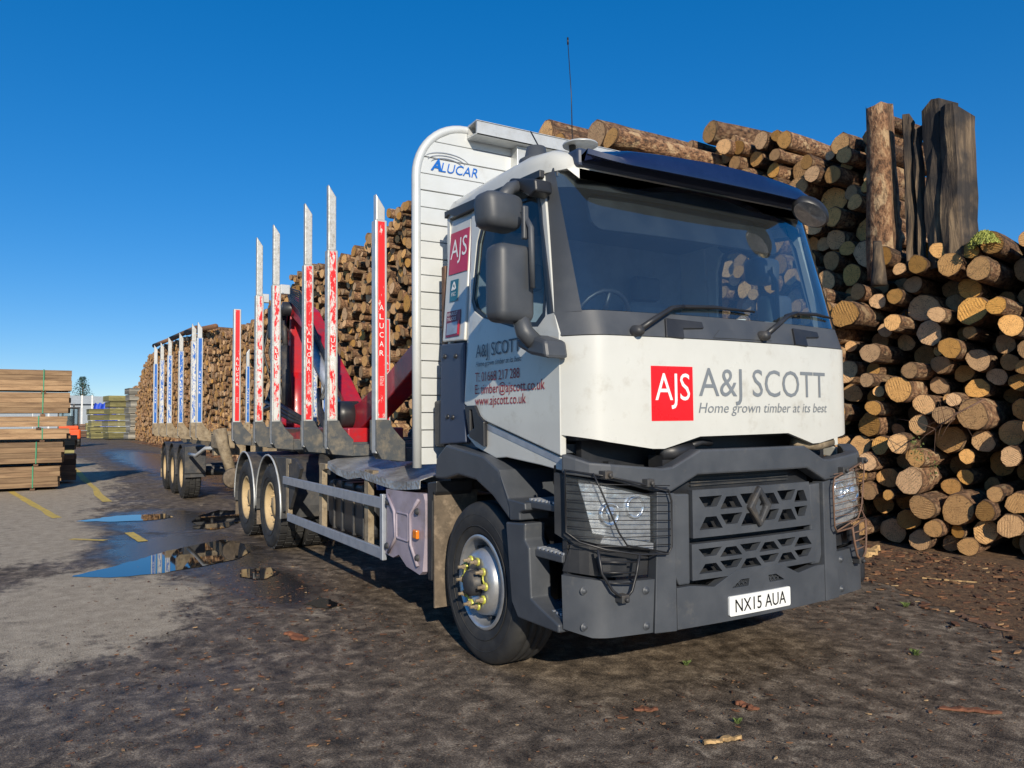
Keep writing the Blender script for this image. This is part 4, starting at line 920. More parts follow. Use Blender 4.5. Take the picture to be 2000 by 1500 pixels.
# ---- crane, folded onto the bed
CY = -.3
mb = MB(); mb.box((-8.25, CY-.35, 1.24), (-4.2, CY+.35, 1.50)); cb = mb.build('crane_base', 'crane_red', L, bevel=.02)
mb = MB(); mb.lathe([(0, 2.35), (.14, 2.35), (.17, 1.9), (.24, 1.6), (.27, 1.5), (0, 1.5)], (-7.65, CY, 0), 'z', 18); mb.build('crane_column', 'crane_red', cb, fix=True)
def beam(name, pts, w0, h0, m, y=CY, par=None):
    """box-section arm along pts in the xz plane; h0 per point"""
    top = []; bot = []
    for i, (x, z) in enumerate(pts):
        a = Vector(pts[max(0, i-1)]); b = Vector(pts[min(len(pts)-1, i+1)]); d = (b-a).normalized(); nrm = Vector((-d.y, d.x))
        top.append(tuple(Vector((x, z))+nrm*h0[i]/2)); bot.append(tuple(Vector((x, z))-nrm*h0[i]/2))
    mb = MB(); mb.xz(top+bot[::-1], y-w0/2, y+w0/2); return mb.build(name, m, par or cb, bevel=.015)
beam('crane_boom', [(-7.75, 3.05), (-7.6, 3.4), (-6.9, 3.1), (-5.9, 2.35), (-5.0, 1.72)], .24, [.2, .3, .28, .22, .2], 'crane_red')
beam('crane_mast', [(-7.7, 2.2), (-7.72, 3.3)], .24, [.28, .24], 'crane_red')
beam('crane_outer_boom', [(-5.1, 1.55), (-4.4, 1.66), (-3.5, 1.98), (-2.4, 2.42), (-1.3, 2.8)], .24, [.3, .32, .27, .25, .24], 'crane_red')
beam('boom_extension', [(-2.6, 2.34), (-1.2, 2.84)], .27, [.30, .28], 'steel_dark')
mb = MB(); mb.tube([(-7.35, CY-.22, 1.75), (-7.5, CY-.22, 2.75)], .075, 12); mb.tube([(-7.5, CY-.22, 2.75), (-7.58, CY-.22, 3.15)], .04, 10); mb.build('lift_cylinder', 'steel_dark', cb)
mb = MB(); mb.tube([(-6.2, CY-.24, 2.72), (-5.15, CY-.24, 1.98)], .085, 12); mb.tube([(-5.15, CY-.24, 1.98), (-4.85, CY-.24, 1.78)], .045, 10); mb.build('boom_cylinder', 'galvanised', cb)
mb = MB(); mb.lathe([(0, -.22), (.15, -.2), (.17, -.1), (.17, .1), (0, .12)], (-4.75, CY-.14, 1.66), 'y', 18); mb.build('boom_joint', 'black_plastic', cb, fix=True)
mb = MB(); mb.lathe([(0, -.2), (.11, -.18), (.12, .18), (0, .2)], (-7.62, CY-.05, 3.35), 'y', 14); mb.build('boom_joint', 'black_plastic', cb, fix=True)
hr_ = random.Random(3)
for k in range(9):
    o_ = .05*k; mb = MB(); mb.tube([(-7.5+.02*k, CY-.16-.012*k, 3.48+.02*k), (-6.9, CY-.17, 3.24+.035*k), (-6.0, CY-.18, 2.56+.03*k), (-5.3, CY-.2, 2.06+.03*k), (-4.95, CY-.2-.03*k, 1.85)], .013, 6); mb.build('hydraulic_hose', 'hose', cb)
for k in range(3):
    mb = MB(); mb.tube([(-7.9, CY-.2, 2.6-.3*k), (-7.5, CY-.45-.05*k, 2.0-.12*k), (-6.8, CY-.5, 1.72+.06*k), (-6.2, CY-.45, 1.6+.05*k), (-5.6, CY-.3, 1.5)], .035, 8); mb.build('hydraulic_hose', 'hose', cb)
for k in range(3):
    mb = MB(); mb.tube([(-5.5, CY-.3, 2.0-.05*k), (-5.1, CY-.4, 1.75-.07*k), (-4.8, CY-.42, 1.55-.03*k), (-4.5, CY-.35, 1.5)], .03, 8); mb.build('hydraulic_hose', 'hose', cb)
for k in range(6):
    mb = MB(); mb.tube([(-7.85-.04*k, CY+.1-.08*k, 3.35), (-7.95-.04*k, CY-.08*k, 2.7), (-7.9, CY-.06*k, 2.1), (-7.8, CY-.05*k, 1.5)], .018, 6); mb.build('hydraulic_hose', 'hose', cb)
mb = MB(); mb.box((-8.1, CY-.35, 2.9), (-7.85, CY+.05, 3.42)); mb.build('valve_block', 'black_plastic', cb, bevel=.02)
for x, z in ((-8.0, 3.55), (-6.75, 3.5)):
    mb = MB(); mb.box((x-.02, CY-.5, z-.07), (x+.05, CY-.36, z+.07)); mb.build('work_lamp', 'aluminium', cb, bevel=.01)

# ------------------------------------------------------------------ the trailer
T = thing('timber_trailer', (-14.5, 0, 0), 'empty three-axle timber trailer with blue-striped stake posts behind the lorry', 'trailer')
def tp(o): o.parent = T; o.matrix_parent_inverse = Matrix.Translation((14.5, 0, 0)); return o
n0 = set(bpy.data.objects)
TP = bpy.data.objects.new('tmp', None)   # parts are built in lorry coordinates, then hung under the trailer
col.objects.link(TP)
for i, (x, zt, ms, mt, jg, zl) in enumerate([(-11.1, 3.5, 'aluminium', 'blue_fresh', 0, 3.2), (-11.8, 3.55, 'worn_aluminium', 'blue_worn', 1, 3.2), (-13.55, 3.55, 'worn_aluminium', 'blue_scuffed', 1, 3.15), (-15.4, 3.64, 'aluminium', 'blue_scuffed', 1, 3.2), (-16.9, 3.65, 'worn_aluminium', 'blue_worn', 1, 3.2), (-18.3, 3.7, 'aluminium', 'blue_fresh', 0, 3.2)]):
    mb = MB(); mb.box((x-.08, -1.07, 1.225), (x+.07, 1.07, 1.34)); mb.build('bolster', 'mud_steel', TP, bevel=.006)
    for s_ in (1, -1): stake(TP, x, s_, zt, zl, ms, mt, True, jag=jg)
for o in list(TP.children):
    if o.name.startswith('stake_gusset'): o.data.materials[0] = MATS['mud_steel']
for y in (-.45, .45):
    mb = MB(); mb.box((-18.6, y-.05, .95), (-10.4, y+.05, 1.22)); mb.build('chassis_rail', 'mud_steel', TP, bevel=.006)
mb = MB(); mb.box((-10.6, -1.05, .98), (-10.4, 1.05, 1.25)); mb.build('front_cross_member', 'mud_steel', TP, bevel=.01)
mb = MB(); mb.tube([(-10.5, 0, .9), (-9.2, 0, .72), (-8.35, 0, .7)], .08, 10); mb.build('drawbar', 'mud_steel', TP)
LGX, LGY = -9.5, -.9
mb = MB(); mb.tube([(LGX-.25, LGY-.17, 1.46), (LGX-.2, LGY-.13, 1.2), (LGX, LGY, .66)], [.12, .10, .085], 12); lg = mb.build('landing_leg', 'mud_steel', TP)
mb = MB(); mb.lathe([(0, .05), (.16, .04), (.18, 0), (0, -.02)], (LGX+.06, LGY, .62), 'x', 18); mb.build('leg_foot', 'mud_rubber', lg, fix=True)
mb = MB(); mb.box((-10.45, LGY-.2, 1.12), (LGX-.3, LGY+.1, 1.36)); mb.build('leg_mount', 'mud_steel', TP, bevel=.02)
mb = MB(); mb.tube([(-12.3, -1.2, .95), (-11.4, -1.2, .95), (-11.0, -1.1, 1.1), (-10.5, -.8, 1.12)], .035, 8); mb.build('air_pipe', 'aluminium', TP)
for x in (-13.1, -14.46, -15.82):
    for s_ in (1, -1):
        wheel(TP, x, -s_*1.08, 'trailer', s_)
        mb = MB(); guard_arc(mb, x, .62, s_*1.26, s_*.85, -5, 185, n=12); mb.build('mudguard', 'steel_dark', TP)
    mb = MB(); mb.tube([(x, -.95, .52), (x, .95, .52)], .07, 10); mb.build('axle', 'steel_dark', TP)
for s_ in (1, -1):
    mb = MB(); mb.xz([(-12.6, 1.12), (-12.46, 1.1), (-12.46, .55), (-12.52, .5)], s_*1.26, s_*.85); mb.build('guard_panel', 'steel_dark', TP, bevel=.01)
    mb = MB(); mb.box((-16.6, min(s_*.85, s_*1.24), .25), (-16.58, max(s_*.85, s_*1.24), .9)); mb.build('mudflap', 'mud_steel', TP)
for o in list(TP.children): tp(o)
bpy.data.objects.remove(TP)

# ------------------------------------------------------------------ logs
def log_mesh(seed, n=14, rings=5):
    """unit log: radius 1, from y=0 (visible cut end) to y=1; bark slot 0, cut wood slot 1"""
    r = random.Random(seed); mb = MB(); v = []; uv = []; f = []; mi = []
    ph = [r.uniform(0, 6.28) for _ in range(4)]; tx, tz = r.uniform(-.10, .10), r.uniform(-.10, .10)
    def R(a, k): return 1+.07*math.sin(2*a+ph[0])+.05*math.sin(3*a+ph[1]+k)+.03*math.sin(7*a+ph[2]+2*k)
    for k in range(rings):
        t_ = (k/(rings-1))**1.6
        for j in range(n):
            a = 2*math.pi*j/n; q = R(a, k*.7)*(1-.10*t_)+r.uniform(-.035, .035)
            x, z = q*math.cos(a), q*math.sin(a)
            yy = t_+((x*tx+z*tz)*.10 if k == 0 else 0)
            if k == 0: yy += r.uniform(0, .012)
            v.append((x, yy, z)); uv.append((a/6.283, t_*3))
    for k in range(rings-1):
        for j in range(n):
            f.append((k*n+j, k*n+(j+1) % n, (k+1)*n+(j+1) % n, (k+1)*n+j)); mi.append(0)
    b0 = len(v)
    for j in range(n):
        a = 2*math.pi*j/n; q = R(a, 0)*.93; x, z = q*math.cos(a), q*math.sin(a)
        v.append((x, (x*tx+z*tz)*.10-.002, z)); uv.append((.5+.5*x, .5+.5*z))
    for j in range(n): f.append((j, b0+j, b0+(j+1) % n, (j+1) % n)); mi.append(0)
    c0 = len(v)
    for j in range(n):
        x, y, z = v[b0+j]; v.append((x, y-.001, z)); uv.append((.5+.46*x, .5+.46*z))
    f.append(tuple(range(c0, c0+n))); mi.append(1)
    e0 = (rings-1)*n
    f.append(tuple(range(e0, e0+n))[::-1]); mi.append(1)
    me = bpy.data.meshes.new('log'); me.from_pydata(v, [], f)
    for p, i in zip(me.polygons, mi): p.material_index = i; p.use_smooth = i == 0
    ul = me.uv_layers.new(name='UVMap')
    for p in me.polygons:
        for li in p.loop_indices: ul.data[li].uv = uv[me.loops[li].vertex_index]
    me.materials.append(MATS['bark']); me.materials.append(MATS['cut_wood']); me.update()
    return me
LOGS = [log_mesh(s_) for s_ in range(10)]
def pack(x0, x1, top, rlo, rhi, seed, base=lambda x: 0., tries=70, big=.12):
    """drop discs one by one, each to the lowest of many trial spots: a heap with true contacts"""
    r = random.Random(seed); X = np.zeros(0); Z = np.zeros(0); Rr = np.zeros(0); fails = 0
    out = []
    while fails < 25:
        rr = r.uniform(rlo, rhi)*(1.35 if r.random() < big else 1)*(.75 if r.random() < .2 else 1)
        xs = np.array([r.uniform(x0+rr, x1-rr) for _ in range(tries)])
        zs = np.array([base(x)+rr for x in xs])
        if len(X):
            d = np.abs(xs[:, None]-X[None]); s = Rr[None]+rr
            h = np.where(d < s, Z[None]+np.sqrt(np.maximum(s*s-d*d, 0)), -1)
            zs = np.maximum(zs, h.max(1))
        ok = np.array([z+rr < top(x) for x, z in zip(xs, zs)])
        if not ok.any(): fails += 1; continue
        zs2 = np.where(ok, zs, 1e9); i = int(zs2.argmin())
        X = np.append(X, xs[i]); Z = np.append(Z, zs[i]); Rr = np.append(Rr, rr); out.append((xs[i], zs[i], rr))
    return out
def put_log(x, y, z, r, ln, rnd, label, group, parent=None, tilt=.02, rz=0):
    o = bpy.data.objects.new('log', rnd.choice(LOGS)); link(o)
    o.location = (x, y, z); o.scale = (r, ln, r)
    o.rotation_euler = (rnd.uniform(-tilt, tilt), rnd.uniform(0, 6.28), rz+rnd.uniform(-tilt, tilt)); o.rotation_mode = 'XYZ'
    # spin about the log's own axis first, then the small tilt
    o.rotation_mode = 'QUATERNION'
    from mathutils import Quaternion, Euler
    o.rotation_quaternion = Euler((rnd.uniform(-tilt, tilt), 0, rz+rnd.uniform(-tilt, tilt))).to_quaternion() @ Quaternion((0, 1, 0), rnd.uniform(0, 6.28))
    return tag(o, label, 'log', group)
def log_batch(name, items, label, cat='logs', seed=1, n=10, rings=3, rz=0.):
    """many far or hidden logs as one mesh"""
    r = random.Random(seed); src = [log_mesh(50+k, n, rings) for k in range(6)]
    V = []; Fc = []; MI = []; UV = []
    base = []
    for me in src:
        vs = np.array([v.co[:] for v in me.vertices]); fs = [tuple(p.vertices) for p in me.polygons]; mi = [p.material_index for p in me.polygons]
        uv = [tuple(me.uv_layers[0].data[li].uv) for p in me.polygons for li in p.loop_indices]; base.append((vs, fs, mi, uv))
    off = 0
    for (x, y, z, rr, ln) in items:
        vs, fs, mi, uv = base[r.randrange(6)]; a = r.uniform(0, 6.28); c, s = math.cos(a), math.sin(a)
        P = np.empty_like(vs); P[:, 0] = x+rr*(vs[:, 0]*c-vs[:, 2]*s); P[:, 2] = z+rr*(vs[:, 0]*s+vs[:, 2]*c); P[:, 1] = y+ln*vs[:, 1]
        if rz: dx, dy = P[:, 0]-x, P[:, 1]-y; P[:, 0] = x+dx*math.cos(rz)-dy*math.sin(rz); P[:, 1] = y+dx*math.sin(rz)+dy*math.cos(rz)
        V.append(P); Fc += [tuple(i+off for i in q) for q in fs]; MI += mi; UV += uv; off += len(vs)
    me = bpy.data.meshes.new(name); me.from_pydata(np.concatenate(V).tolist(), [], Fc)
    me.polygons.foreach_set('material_index', MI); me.polygons.foreach_set('use_smooth', [m == 0 for m in MI])
    ul = me.uv_layers.new(name='UVMap'); ul.data.foreach_set('uv', [c for p in UV for c in p])
    me.materials.append(MATS['bark']); me.materials.append(MATS['cut_wood']); me.update()
    o = bpy.data.objects.new(name, me); link(o); return tag(o, label, cat, kind='stuff')
# near pile: cut ends towards the lorry's left side, the whole row turned a little towards the front
rA = random.Random(21)
RZA = .22
topA = lambda u: 3.2+.45*min(1, max(0, (u+.55)/.6))-.05*max(0, u-1.4)+.08*math.sin(5*u)
pa = pack(-.85, 4.6, topA, .078, .135, 11, big=.22)
restA = []; placedA = []
for (u, z, r) in pa:
    d = rA.choice((0, .04, .1, .16, .24, .36, .5, .5, .8, 1.0))+rA.uniform(-.06, .06)
    x, y = -1.15+u*math.cos(RZA)-d*math.sin(RZA), 4.9+u*math.sin(RZA)+d*math.cos(RZA)
    if u < 1.62: placedA.append(put_log(x, y, z, r, 3.0, rA, 'round log in the near pile with its sawn end facing the lorry cab', 'logs of the near pile', rz=RZA))
    else: restA.append((x, y, z, r, 3.0))
log_batch('log_heap', restA, 'outer end of the near log pile, sawn ends outward', seed=4, rz=RZA)
bl = min(placedA, key=lambda o: (o.location.x+1.42)**2+(o.location.z-2.75)**2)
mat('blue_marked_wood', (.42, .27, .11), .85, c2=(.03, .20, .42), scale=2.2, lo=.46, hi=.52)
bl.data = bl.data.copy(); bl.data.materials[1] = MATS['blue_marked_wood']; bl['label'] = 'log in the near pile with blue paint on its sawn end'; del bl['group']
# tall pile standing behind it
rB = random.Random(5)
topB = lambda x: (6.1 if x < -4 else 5.85 if x < -2.9 else 5.5)+.12*math.sin(3.1*x)
pb = pack(-9.5, -1.42, topB, .095, .16, 23, base=lambda x: 0 if x < -2.05 else 3.15, big=.15)
restB = []
for (x, z, r) in pb:
    y = 5.45+rB.choice((0, .06, .15, .3, .5))+rB.uniform(-.08, .08)
    if z > 3.2 and x > -4.5: put_log(x, y, z, r, 1.7, rB, 'bark-covered log in the tall pile behind the cab windscreen', 'logs of the tall pile', rz=.06)
    else: restB.append((x, y, z, r, 1.7))
log_batch('log_heap', restB, 'lower logs of the tall pile behind the cab', seed=6)
for (x, z, r, ln, rz) in ((-4.19, 6.12, .19, 3.4, -.08), (-3.9, 5.8, .13, 3.0, .05), (-5.3, 6.22, .11, 3, .0), (-4.95, 6.1, .12, 3, .0), (-4.65, 6.03, .11, 3, .04)):
    put_log(x, 5.3, z, r, ln, rB, 'log lying loose on the crest of the tall pile', 'logs lying on the tall pile', rz=rz)
# uprights that hold the tall pile
def upright(name, x, y, z0, z1, r0, r1, m, label, seed, flat=1.0):
    rr = random.Random(seed); mb = MB(); n = 14; v = []; f = []; K = 9
    for k in range(K):
        t_ = k/(K-1); rad_ = r0+(r1-r0)*t_
        for j in range(n):
            a = 2*math.pi*j/n; q = rad_*(1+rr.uniform(-.035, .035)+.05*math.sin(2*a+k*.5)); v.append((q*math.cos(a), flat*q*math.sin(a), z0+(z1-z0)*t_+(rr.uniform(-.06, .06) if k == K-1 else 0)))
    for k in range(K-1):
        for j in range(n): f.append((k*n+j, k*n+(j+1) % n, (k+1)*n+(j+1) % n, (k+1)*n+j))
    f.append(tuple(range((K-1)*n, K*n))); f.append(tuple(range(n))[::-1])
    me = bpy.data.meshes.new(name); me.from_pydata(v, [], f)
    ul = me.uv_layers.new(name='UVMap')
    for p in me.polygons:
        for li in p.loop_indices:
            c_ = v[me.loops[li].vertex_index]; ul.data[li].uv = ((math.atan2(c_[1], c_[0])/6.283) % 1, c_[2]*.8)
    me.materials.append(MATS[m]); o = obj(name, me, smooth=True); o.location = (x, y, 0)
    return tag(o, label, 'post')
upright('upright_post', -1.33, 5.35, 3.3, 5.5, .20, .165, 'bark', 'upright debarked trunk post standing before the tall log pile', 3)
mb = MB()
def plank_up(mb, x0, x1, y0, y1, z1, seed):
    rr = random.Random(seed); v = []; K = 8; f = []
    for k in range(K):
        z = 3.3+(z1-3.3)*k/(K-1)
        for (x, y) in ((x0, y0), ((x0+x1)/2, y0-.03), (x1, y0), (x1, y1), (x0, y1)): v.append((x+rr.uniform(-.02, .02), y+rr.uniform(-.02, .02), z+(rr.uniform(-.14, .05) if k == K-1 else 0)))
    for k in range(K-1):
        for j in range(5): f.append((k*5+j, k*5+(j+1) % 5, (k+1)*5+(j+1) % 5, (k+1)*5+j))
    f.append(tuple(range((K-1)*5, K*5))); mb.add(v, f)
plank_up(mb, -.72, -.51, 5.25, 5.6, 5.34, 1)
cp = mb.build('charred_post', 'charred_wood', fix=True); tag(cp, 'blackened weathered wooden baulk standing upright beside the trunk post', 'post')
mb = MB(); plank_up(mb, -.50, -.32, 5.2, 5.6, 5.2, 2); tag(mb.build('charred_post', 'charred_wood', fix=True), 'shorter brown weathered baulk standing against the blackened one', 'post')
mb = MB(); plank_up(mb, -.88, -.80, 5.3, 5.4, 5.1, 5); tag(mb.build('split_board', 'charred_wood', fix=True), 'short dark split board squeezed beside the blackened baulk', 'board')
mb = MB(); plank_up(mb, -.97, -.91, 5.25, 5.4, 5.25, 4); tag(mb.build('split_board', 'charred_wood', fix=True), 'thin split grey board leaning between trunk post and blackened baulk', 'board')
upright('broken_stump', -1.12, 4.9, 3.15, 3.64, .09, .055, 'charred_wood', 'grey splintered stump wedged at the end of the near pile', 9)
# moss cushion on the near pile
mb = MB(); mr = random.Random(4)
for k in range(1400):
    a = mr.uniform(0, 6.28); q = math.sqrt(mr.random()); x, y = -.05+.16*q*math.cos(a), 5.2+.16*q*math.sin(a); z = 3.44+.16*(1-q*q); d = mr.uniform(0, 6.28)
    mb.add([(x, y, z), (x+.02*math.cos(d), y+.02*math.sin(d), z), (x+.012*math.cos(d+1), y+.012*math.sin(d+1), z+mr.uniform(.015, .035))], [(0, 1, 2)])
tag(mb.build('moss_cushion', 'moss'), 'yellow-green moss cushion on top of the near log pile', 'moss', kind='stuff')
# long stack alongside lorry and trailer
rC = random.Random(9)
blk = pack(0, 9, lambda x: 7.6, .095, .17, 31, tries=45)
def topC(x):
    pts = [(-80, 2.0), (-77, 5.5), (-74, 6.9), (-66, 7.9), (-40, 6.8), (-34, 6.1), (-28, 5.9), (-23.5, 6.7), (-21.5, 6.95), (-18.5, 6.5), (-15.8, 6.55), (-13.8, 6.85), (-11.5, 7.0), (-8, 6.6), (-6, 6.0), (-4, 5.4)]
    for (a, za), (b, zb) in zip(pts, pts[1:]):
        if a <= x <= b: return za+(zb-za)*(x-a)/(b-a)
    return 5.4
far = []; nearC = []
for k in range(9):
    for (bx, z, r) in blk:
        x = -5-9*k-(bx if k % 2 == 0 else 9-bx)
        if z+r > topC(x)+rC.uniform(-.12, .12): continue
        y = 3.5+rC.choice((0, .05, .12, .22, .35, .5))+rC.uniform(-.08, .08)
        (nearC if (-18.0 < x < -10.2 and z > 2.0) else far).append((x, y, z, r))
rC.shuffle(nearC)
for i, (x, y, z, r) in enumerate(nearC):
    if i < 100: put_log(x, y, z, r, 2.4, rC, 'log in the long stack seen between the lorry\'s stake posts', 'logs of the long stack', rz=.12)
    else: far.append((x, y, z, r))
log_batch('log_stack', [(x, y, z, r, 2.2) for x, y, z, r in far], 'rest of the long log stack running back past the trailer', seed=12, rz=.12)
for (x, y, z, r, ln, rz) in ((-6.2, 3.5, 6.42, .25, 3.2, -.02), (-4.8, 3.5, 5.93, .24, 3.2, .03), (-6.02, 3.35, 6.17, .14, 2.6, .0), (-5.62, 3.35, 6.05, .17, 2.6, .05), (-4.32, 3.4, 5.72, .17, 2.6, .0), (-5.2, 3.4, 5.8, .2, 2.6, .0), (-11.3, 3.5, 7.0, .2, 2.4, .0)):
    put_log(x, y, z, r, ln, rC, 'thick log on the crest of the long stack above the cab roof', 'logs on the crest of the long stack', rz=rz)
mb = MB()
for x0 in (-62, -52, -45):
    mb.tube([(x0, 3.3, topC(x0+2)+.12), (x0+rC.uniform(8, 10), 3.4, topC(x0+9)+.12)], [.18, .13], 8)
tag(mb.build('long_poles', 'bark'), 'long trunks lying lengthwise at the far end of the log stack', 'logs', kind='stuff')

# ------------------------------------------------------------------ sawn timber packs
def plank_mesh(ln, w_, h, m):
    mb = MB(); mb.box((-w_/2, -ln, 0), (w_/2, 0, h)); me = mb.mesh('plank'); me.materials.append(MATS[m]); return me
def timber_pack(name, x, y, z, nx, nz, ln, pw, ph, m, label, group, rz=0, straps=(), jit=.03, simple=False, cat='timber pack'):
    """planks lie along -y from the pack's end at (x,y); face towards +x"""
    t = thing(name, (x, y, z), label, cat, group); t.rotation_euler = (0, 0, rz)
    r = random.Random(int(x*100+z*31)); me = plank_mesh(ln, pw-.008, ph-.006, m)
    for i in range(nx):
        for k in range(nz):
            if simple and 0 < i < nx-1 and k < nz-1: continue
            o = bpy.data.objects.new('plank', me); link(o, t); o.location = (-pw*(i+.5)+r.uniform(-.016, .010), r.uniform(-jit, jit)*1.6, ph*k)
    for sy in straps:
        mb = MB(); mb.box((-pw*nx-.01, -sy-.012, -.02), (.009, -sy+.012, -.012)); mb.box((.004, -sy-.012, -.02), (.009, -sy+.012, ph*nz+.008)); mb.box((-pw*nx-.01, -sy-.012, ph*nz+.002), (.009, -sy+.012, ph*nz+.008)); mb.build('strap', 'strap_green', t)
        mb = MB(); mb.box((-pw*nx+.02, -sy-.05, -.075), (-.02, -sy+.05, -.022)); mb.build('bearer', 'plank_brown', t)
    return t
G_ = 'packs of the stack by the yellow lines'
yE = -3.3
for (z, nz, yo, m, lab, xo) in ((.08, 4, -.12, 'plank_tan', 'lowest pack of brown sawn planks resting on the asphalt', 0), (.66, 4, -.06, 'plank_tan', 'second pack up in the brown plank stack', .02), (1.235, 2, .06, 'plank_tan', 'thin pack of pale planks third up in the stack', -.02),
                                  (1.53, 2, -.02, 'plank_tan', 'narrow pack of planks below the two topmost packs', .03), (1.86, 4, .06, 'plank_tan', 'pack of brown planks just under the topmost pack', 0), (2.40, 4, .07, 'plank_tan', 'topmost pack of brown sawn planks against the sky', .02)):
    timber_pack('timber_pack', -17.2+xo, yE+yo, z, 8, nz, 4.8, .14, .125, m, lab, None, straps=(.55, 2.6))
timber_pack('timber_pack', -19.3, -3.05, .08, 7, 5, 4.8, .14, .14, 'plank_brown', 'dark pack of planks standing behind the brown plank stack', None, straps=(.6,))
timber_pack('timber_pack', -20.9, -3.0, .85, 7, 3, 4.8, .14, .14, 'plank_tan', 'pack lying on the dark planks behind the stack', None, straps=(.6,))
timber_pack('timber_pack', -27.5, -2.9, .08, 8, 9, 4.2, .13, .115, 'plank_green', 'green-tinted treated plank pack beside the orange forklift', None, straps=(.4,))
# far yard: columns of treated packs
def far_column(x, y, n, m, label, wd, ln, rz, ph=.58, seed=1):
    r = random.Random(seed)
    for k in range(n):
        t = thing('timber_pack', (x+r.uniform(-.1, .1), y+r.uniform(-.12, .12), .1+k*(ph+.06)), label, 'timber pack', 'far columns of timber packs'); t.rotation_euler = (0, 0, rz+r.uniform(-.03, .03))
        for q in range(4):
            mb = MB(); mb.box((-wd, -ln, q*ph/4), (r.uniform(-.04, .0), 0, (q+1)*ph/4-.012)); mb.build('plank_layer', m, t)
far_column(-88, 2.1, 5, 'plank_green', 'greenish treated timber pack in the far column beside the blue sheet', 2.0, 2.2, .1, seed=2)
far_column(-84, 3.6, 7, 'plank_green', 'greenish treated timber pack in the tall far column', 2.6, 2.2, .15, seed=3)
far_column(-80, 4.3, 8, 'plank_grey', 'grey weathered timber pack in the far column next to the log stack', 2.4, 1.3, .1, seed=4)
far_column(-79.8, 5.6, 7, 'plank_pale', 'pale fresh timber pack in the far column next to the log stack', 2.4, 1.2, .1, seed=5)
far_column(-92, 1.1, 2, 'plank_green', 'low greenish timber pack standing before the blue sheet', 1.6, 1.4, 0, ph=.8, seed=6)
far_column(-100, .2, 2, 'plank_brown', 'dark brown timber pack standing behind the forklift', 2, 2.4, 0, ph=.75, seed=7)
# forklift
FK = thing('forklift', (-58, -2.55, 0), 'small orange and grey forklift truck parked beyond the plank stack', 'forklift')
def fk(name, a, b, m, bv=.05):
    mb = MB(); mb.box(a, b); o = mb.build(name, m, None, bevel=bv); o.parent = FK; return o
fk('counterweight', (-.9, -.75, .55), (.35, .75, 1.25), 'orange_paint', .12); fk('chassis', (-2.2, -.7, .35), (.2, .7, .8), 'steel_dark'); fk('bonnet', (-1.3, -.6, 1.25), (.1, .6, 1.5), 'orange_paint')
for a in (-.62, .62):
    for x in (-1.9, -.1): fk('cab_post', (x-.05, a-.05, 1.2), (x+.05, a+.05, 2.75), 'steel_dark', .01)
    mb = MB(); mb.lathe([(0, -.15), (.33, -.14), (.38, 0), (.33, .14), (0, .15)], (-.3, a, .38), 'y', 18); q = mb.build('wheel', 'rubber', None, fix=True); q.parent = FK
    mb = MB(); mb.lathe([(0, -.15), (.36, -.14), (.42, 0), (.36, .14), (0, .15)], (-2.0, a, .42), 'y', 18); q = mb.build('wheel', 'rubber', None, fix=True); q.parent = FK
fk('cab_roof', (-2.0, -.7, 2.72), (0, .7, 2.82), 'steel_dark'); fk('rear_window', (-.08, -.58, 1.5), (-.06, .58, 2.7), 'window_glass', 0); fk('seat', (-1.1, -.3, 1.5), (-.5, .3, 2.2), 'black_plastic')
for a in (-.35, .35): fk('mast_rail', (-2.5, a-.06, .3), (-2.38, a+.06, 3.1), 'steel_dark', .01)
# parked trailer posts, blue sheet, low building, tree
PT = thing('parked_trailer', (-104, -.5, 0), 'distant flat trailer with white stake posts and wind-blown blue sheet', 'trailer')
for x, y in ((0, -3.4), (0, -2.3), (0, .1), (0, 1.2), (0, 4.2)):
    mb = MB(); mb.box((x-.09, y-.09, 1.0), (x+.09, y+.09, 5.2)); q = mb.build('stake_post', 'post_white', None); q.parent = PT
mb = MB(); mb.box((-2.4, -3.6, .9), (.2, 4.4, 1.15)); q = mb.build('trailer_bed', 'steel_dark', None); q.parent = PT
mb = MB(); v = []; f = []
for i in range(15):
    for k in range(7): v.append((.25+.25*math.sin(i*1.3+k*.5), 1.4+.18*i+.12*math.sin(k*1.2), 1.3+.5*k-.1*(i % 3)*(k == 6)))
for i in range(14):
    for k in range(6): f.append((i*7+k, (i+1)*7+k, (i+1)*7+k+1, i*7+k+1))
mb.add(v, f, sm=True); q = mb.build('blue_sheet', 'tarp_blue', None); q.parent = PT
for y in (-2.6, 2.6):
    mb = MB(); mb.lathe([(0, -.15), (.45, -.14), (.5, 0), (.45, .14), (0, .15)], (-1, y, .5), 'y', 16)
    q = mb.build('wheel', 'rubber', None, fix=True); q.parent = PT
SH = thing('storage_shed', (-150, -2, 0), 'long low grey shed with a shallow roof across the far end of the yard', 'building')
mb = MB(); mb.box((-12, -40, 0), (0, 30, 5.2)); q = mb.build('wall', 'grey_wall', None); q.parent = SH
mb = MB(); mb.prism([(-40.5, 5.2), (30.5, 5.2), (30.5, 5.7), (-5, 6.9), (-40.5, 5.7)], 'x', -12.5, .6); q = mb.build('roof', 'grey_wall', None); q.parent = SH
for k in range(12):
    mb = MB(); y = -38+5.6*k; mb.box((-.02, y, 0), (.05, y+.12, 5.2)); q = mb.build('wall_rib', 'post_white', None); q.parent = SH
TR = thing('pine_tree', (-190, 2.2, 0), 'dark conifer rising above the far shed roof', 'tree')
mb = MB(); mb.tube([(0, 0, 0), (.1, 0, 5), (0, .1, 11)], [.35, .25, .05], 8)
for k in range(10):
    a = k*2.4; z = 4+.6*k; mb.tube([(0, 0, z), (2.2*math.cos(a), 2.2*math.sin(a), z+.6)], [.08, .02], 5)
q = mb.build('trunk', 'bark', None); q.parent = TR
tr = random.Random(8); mb = MB()
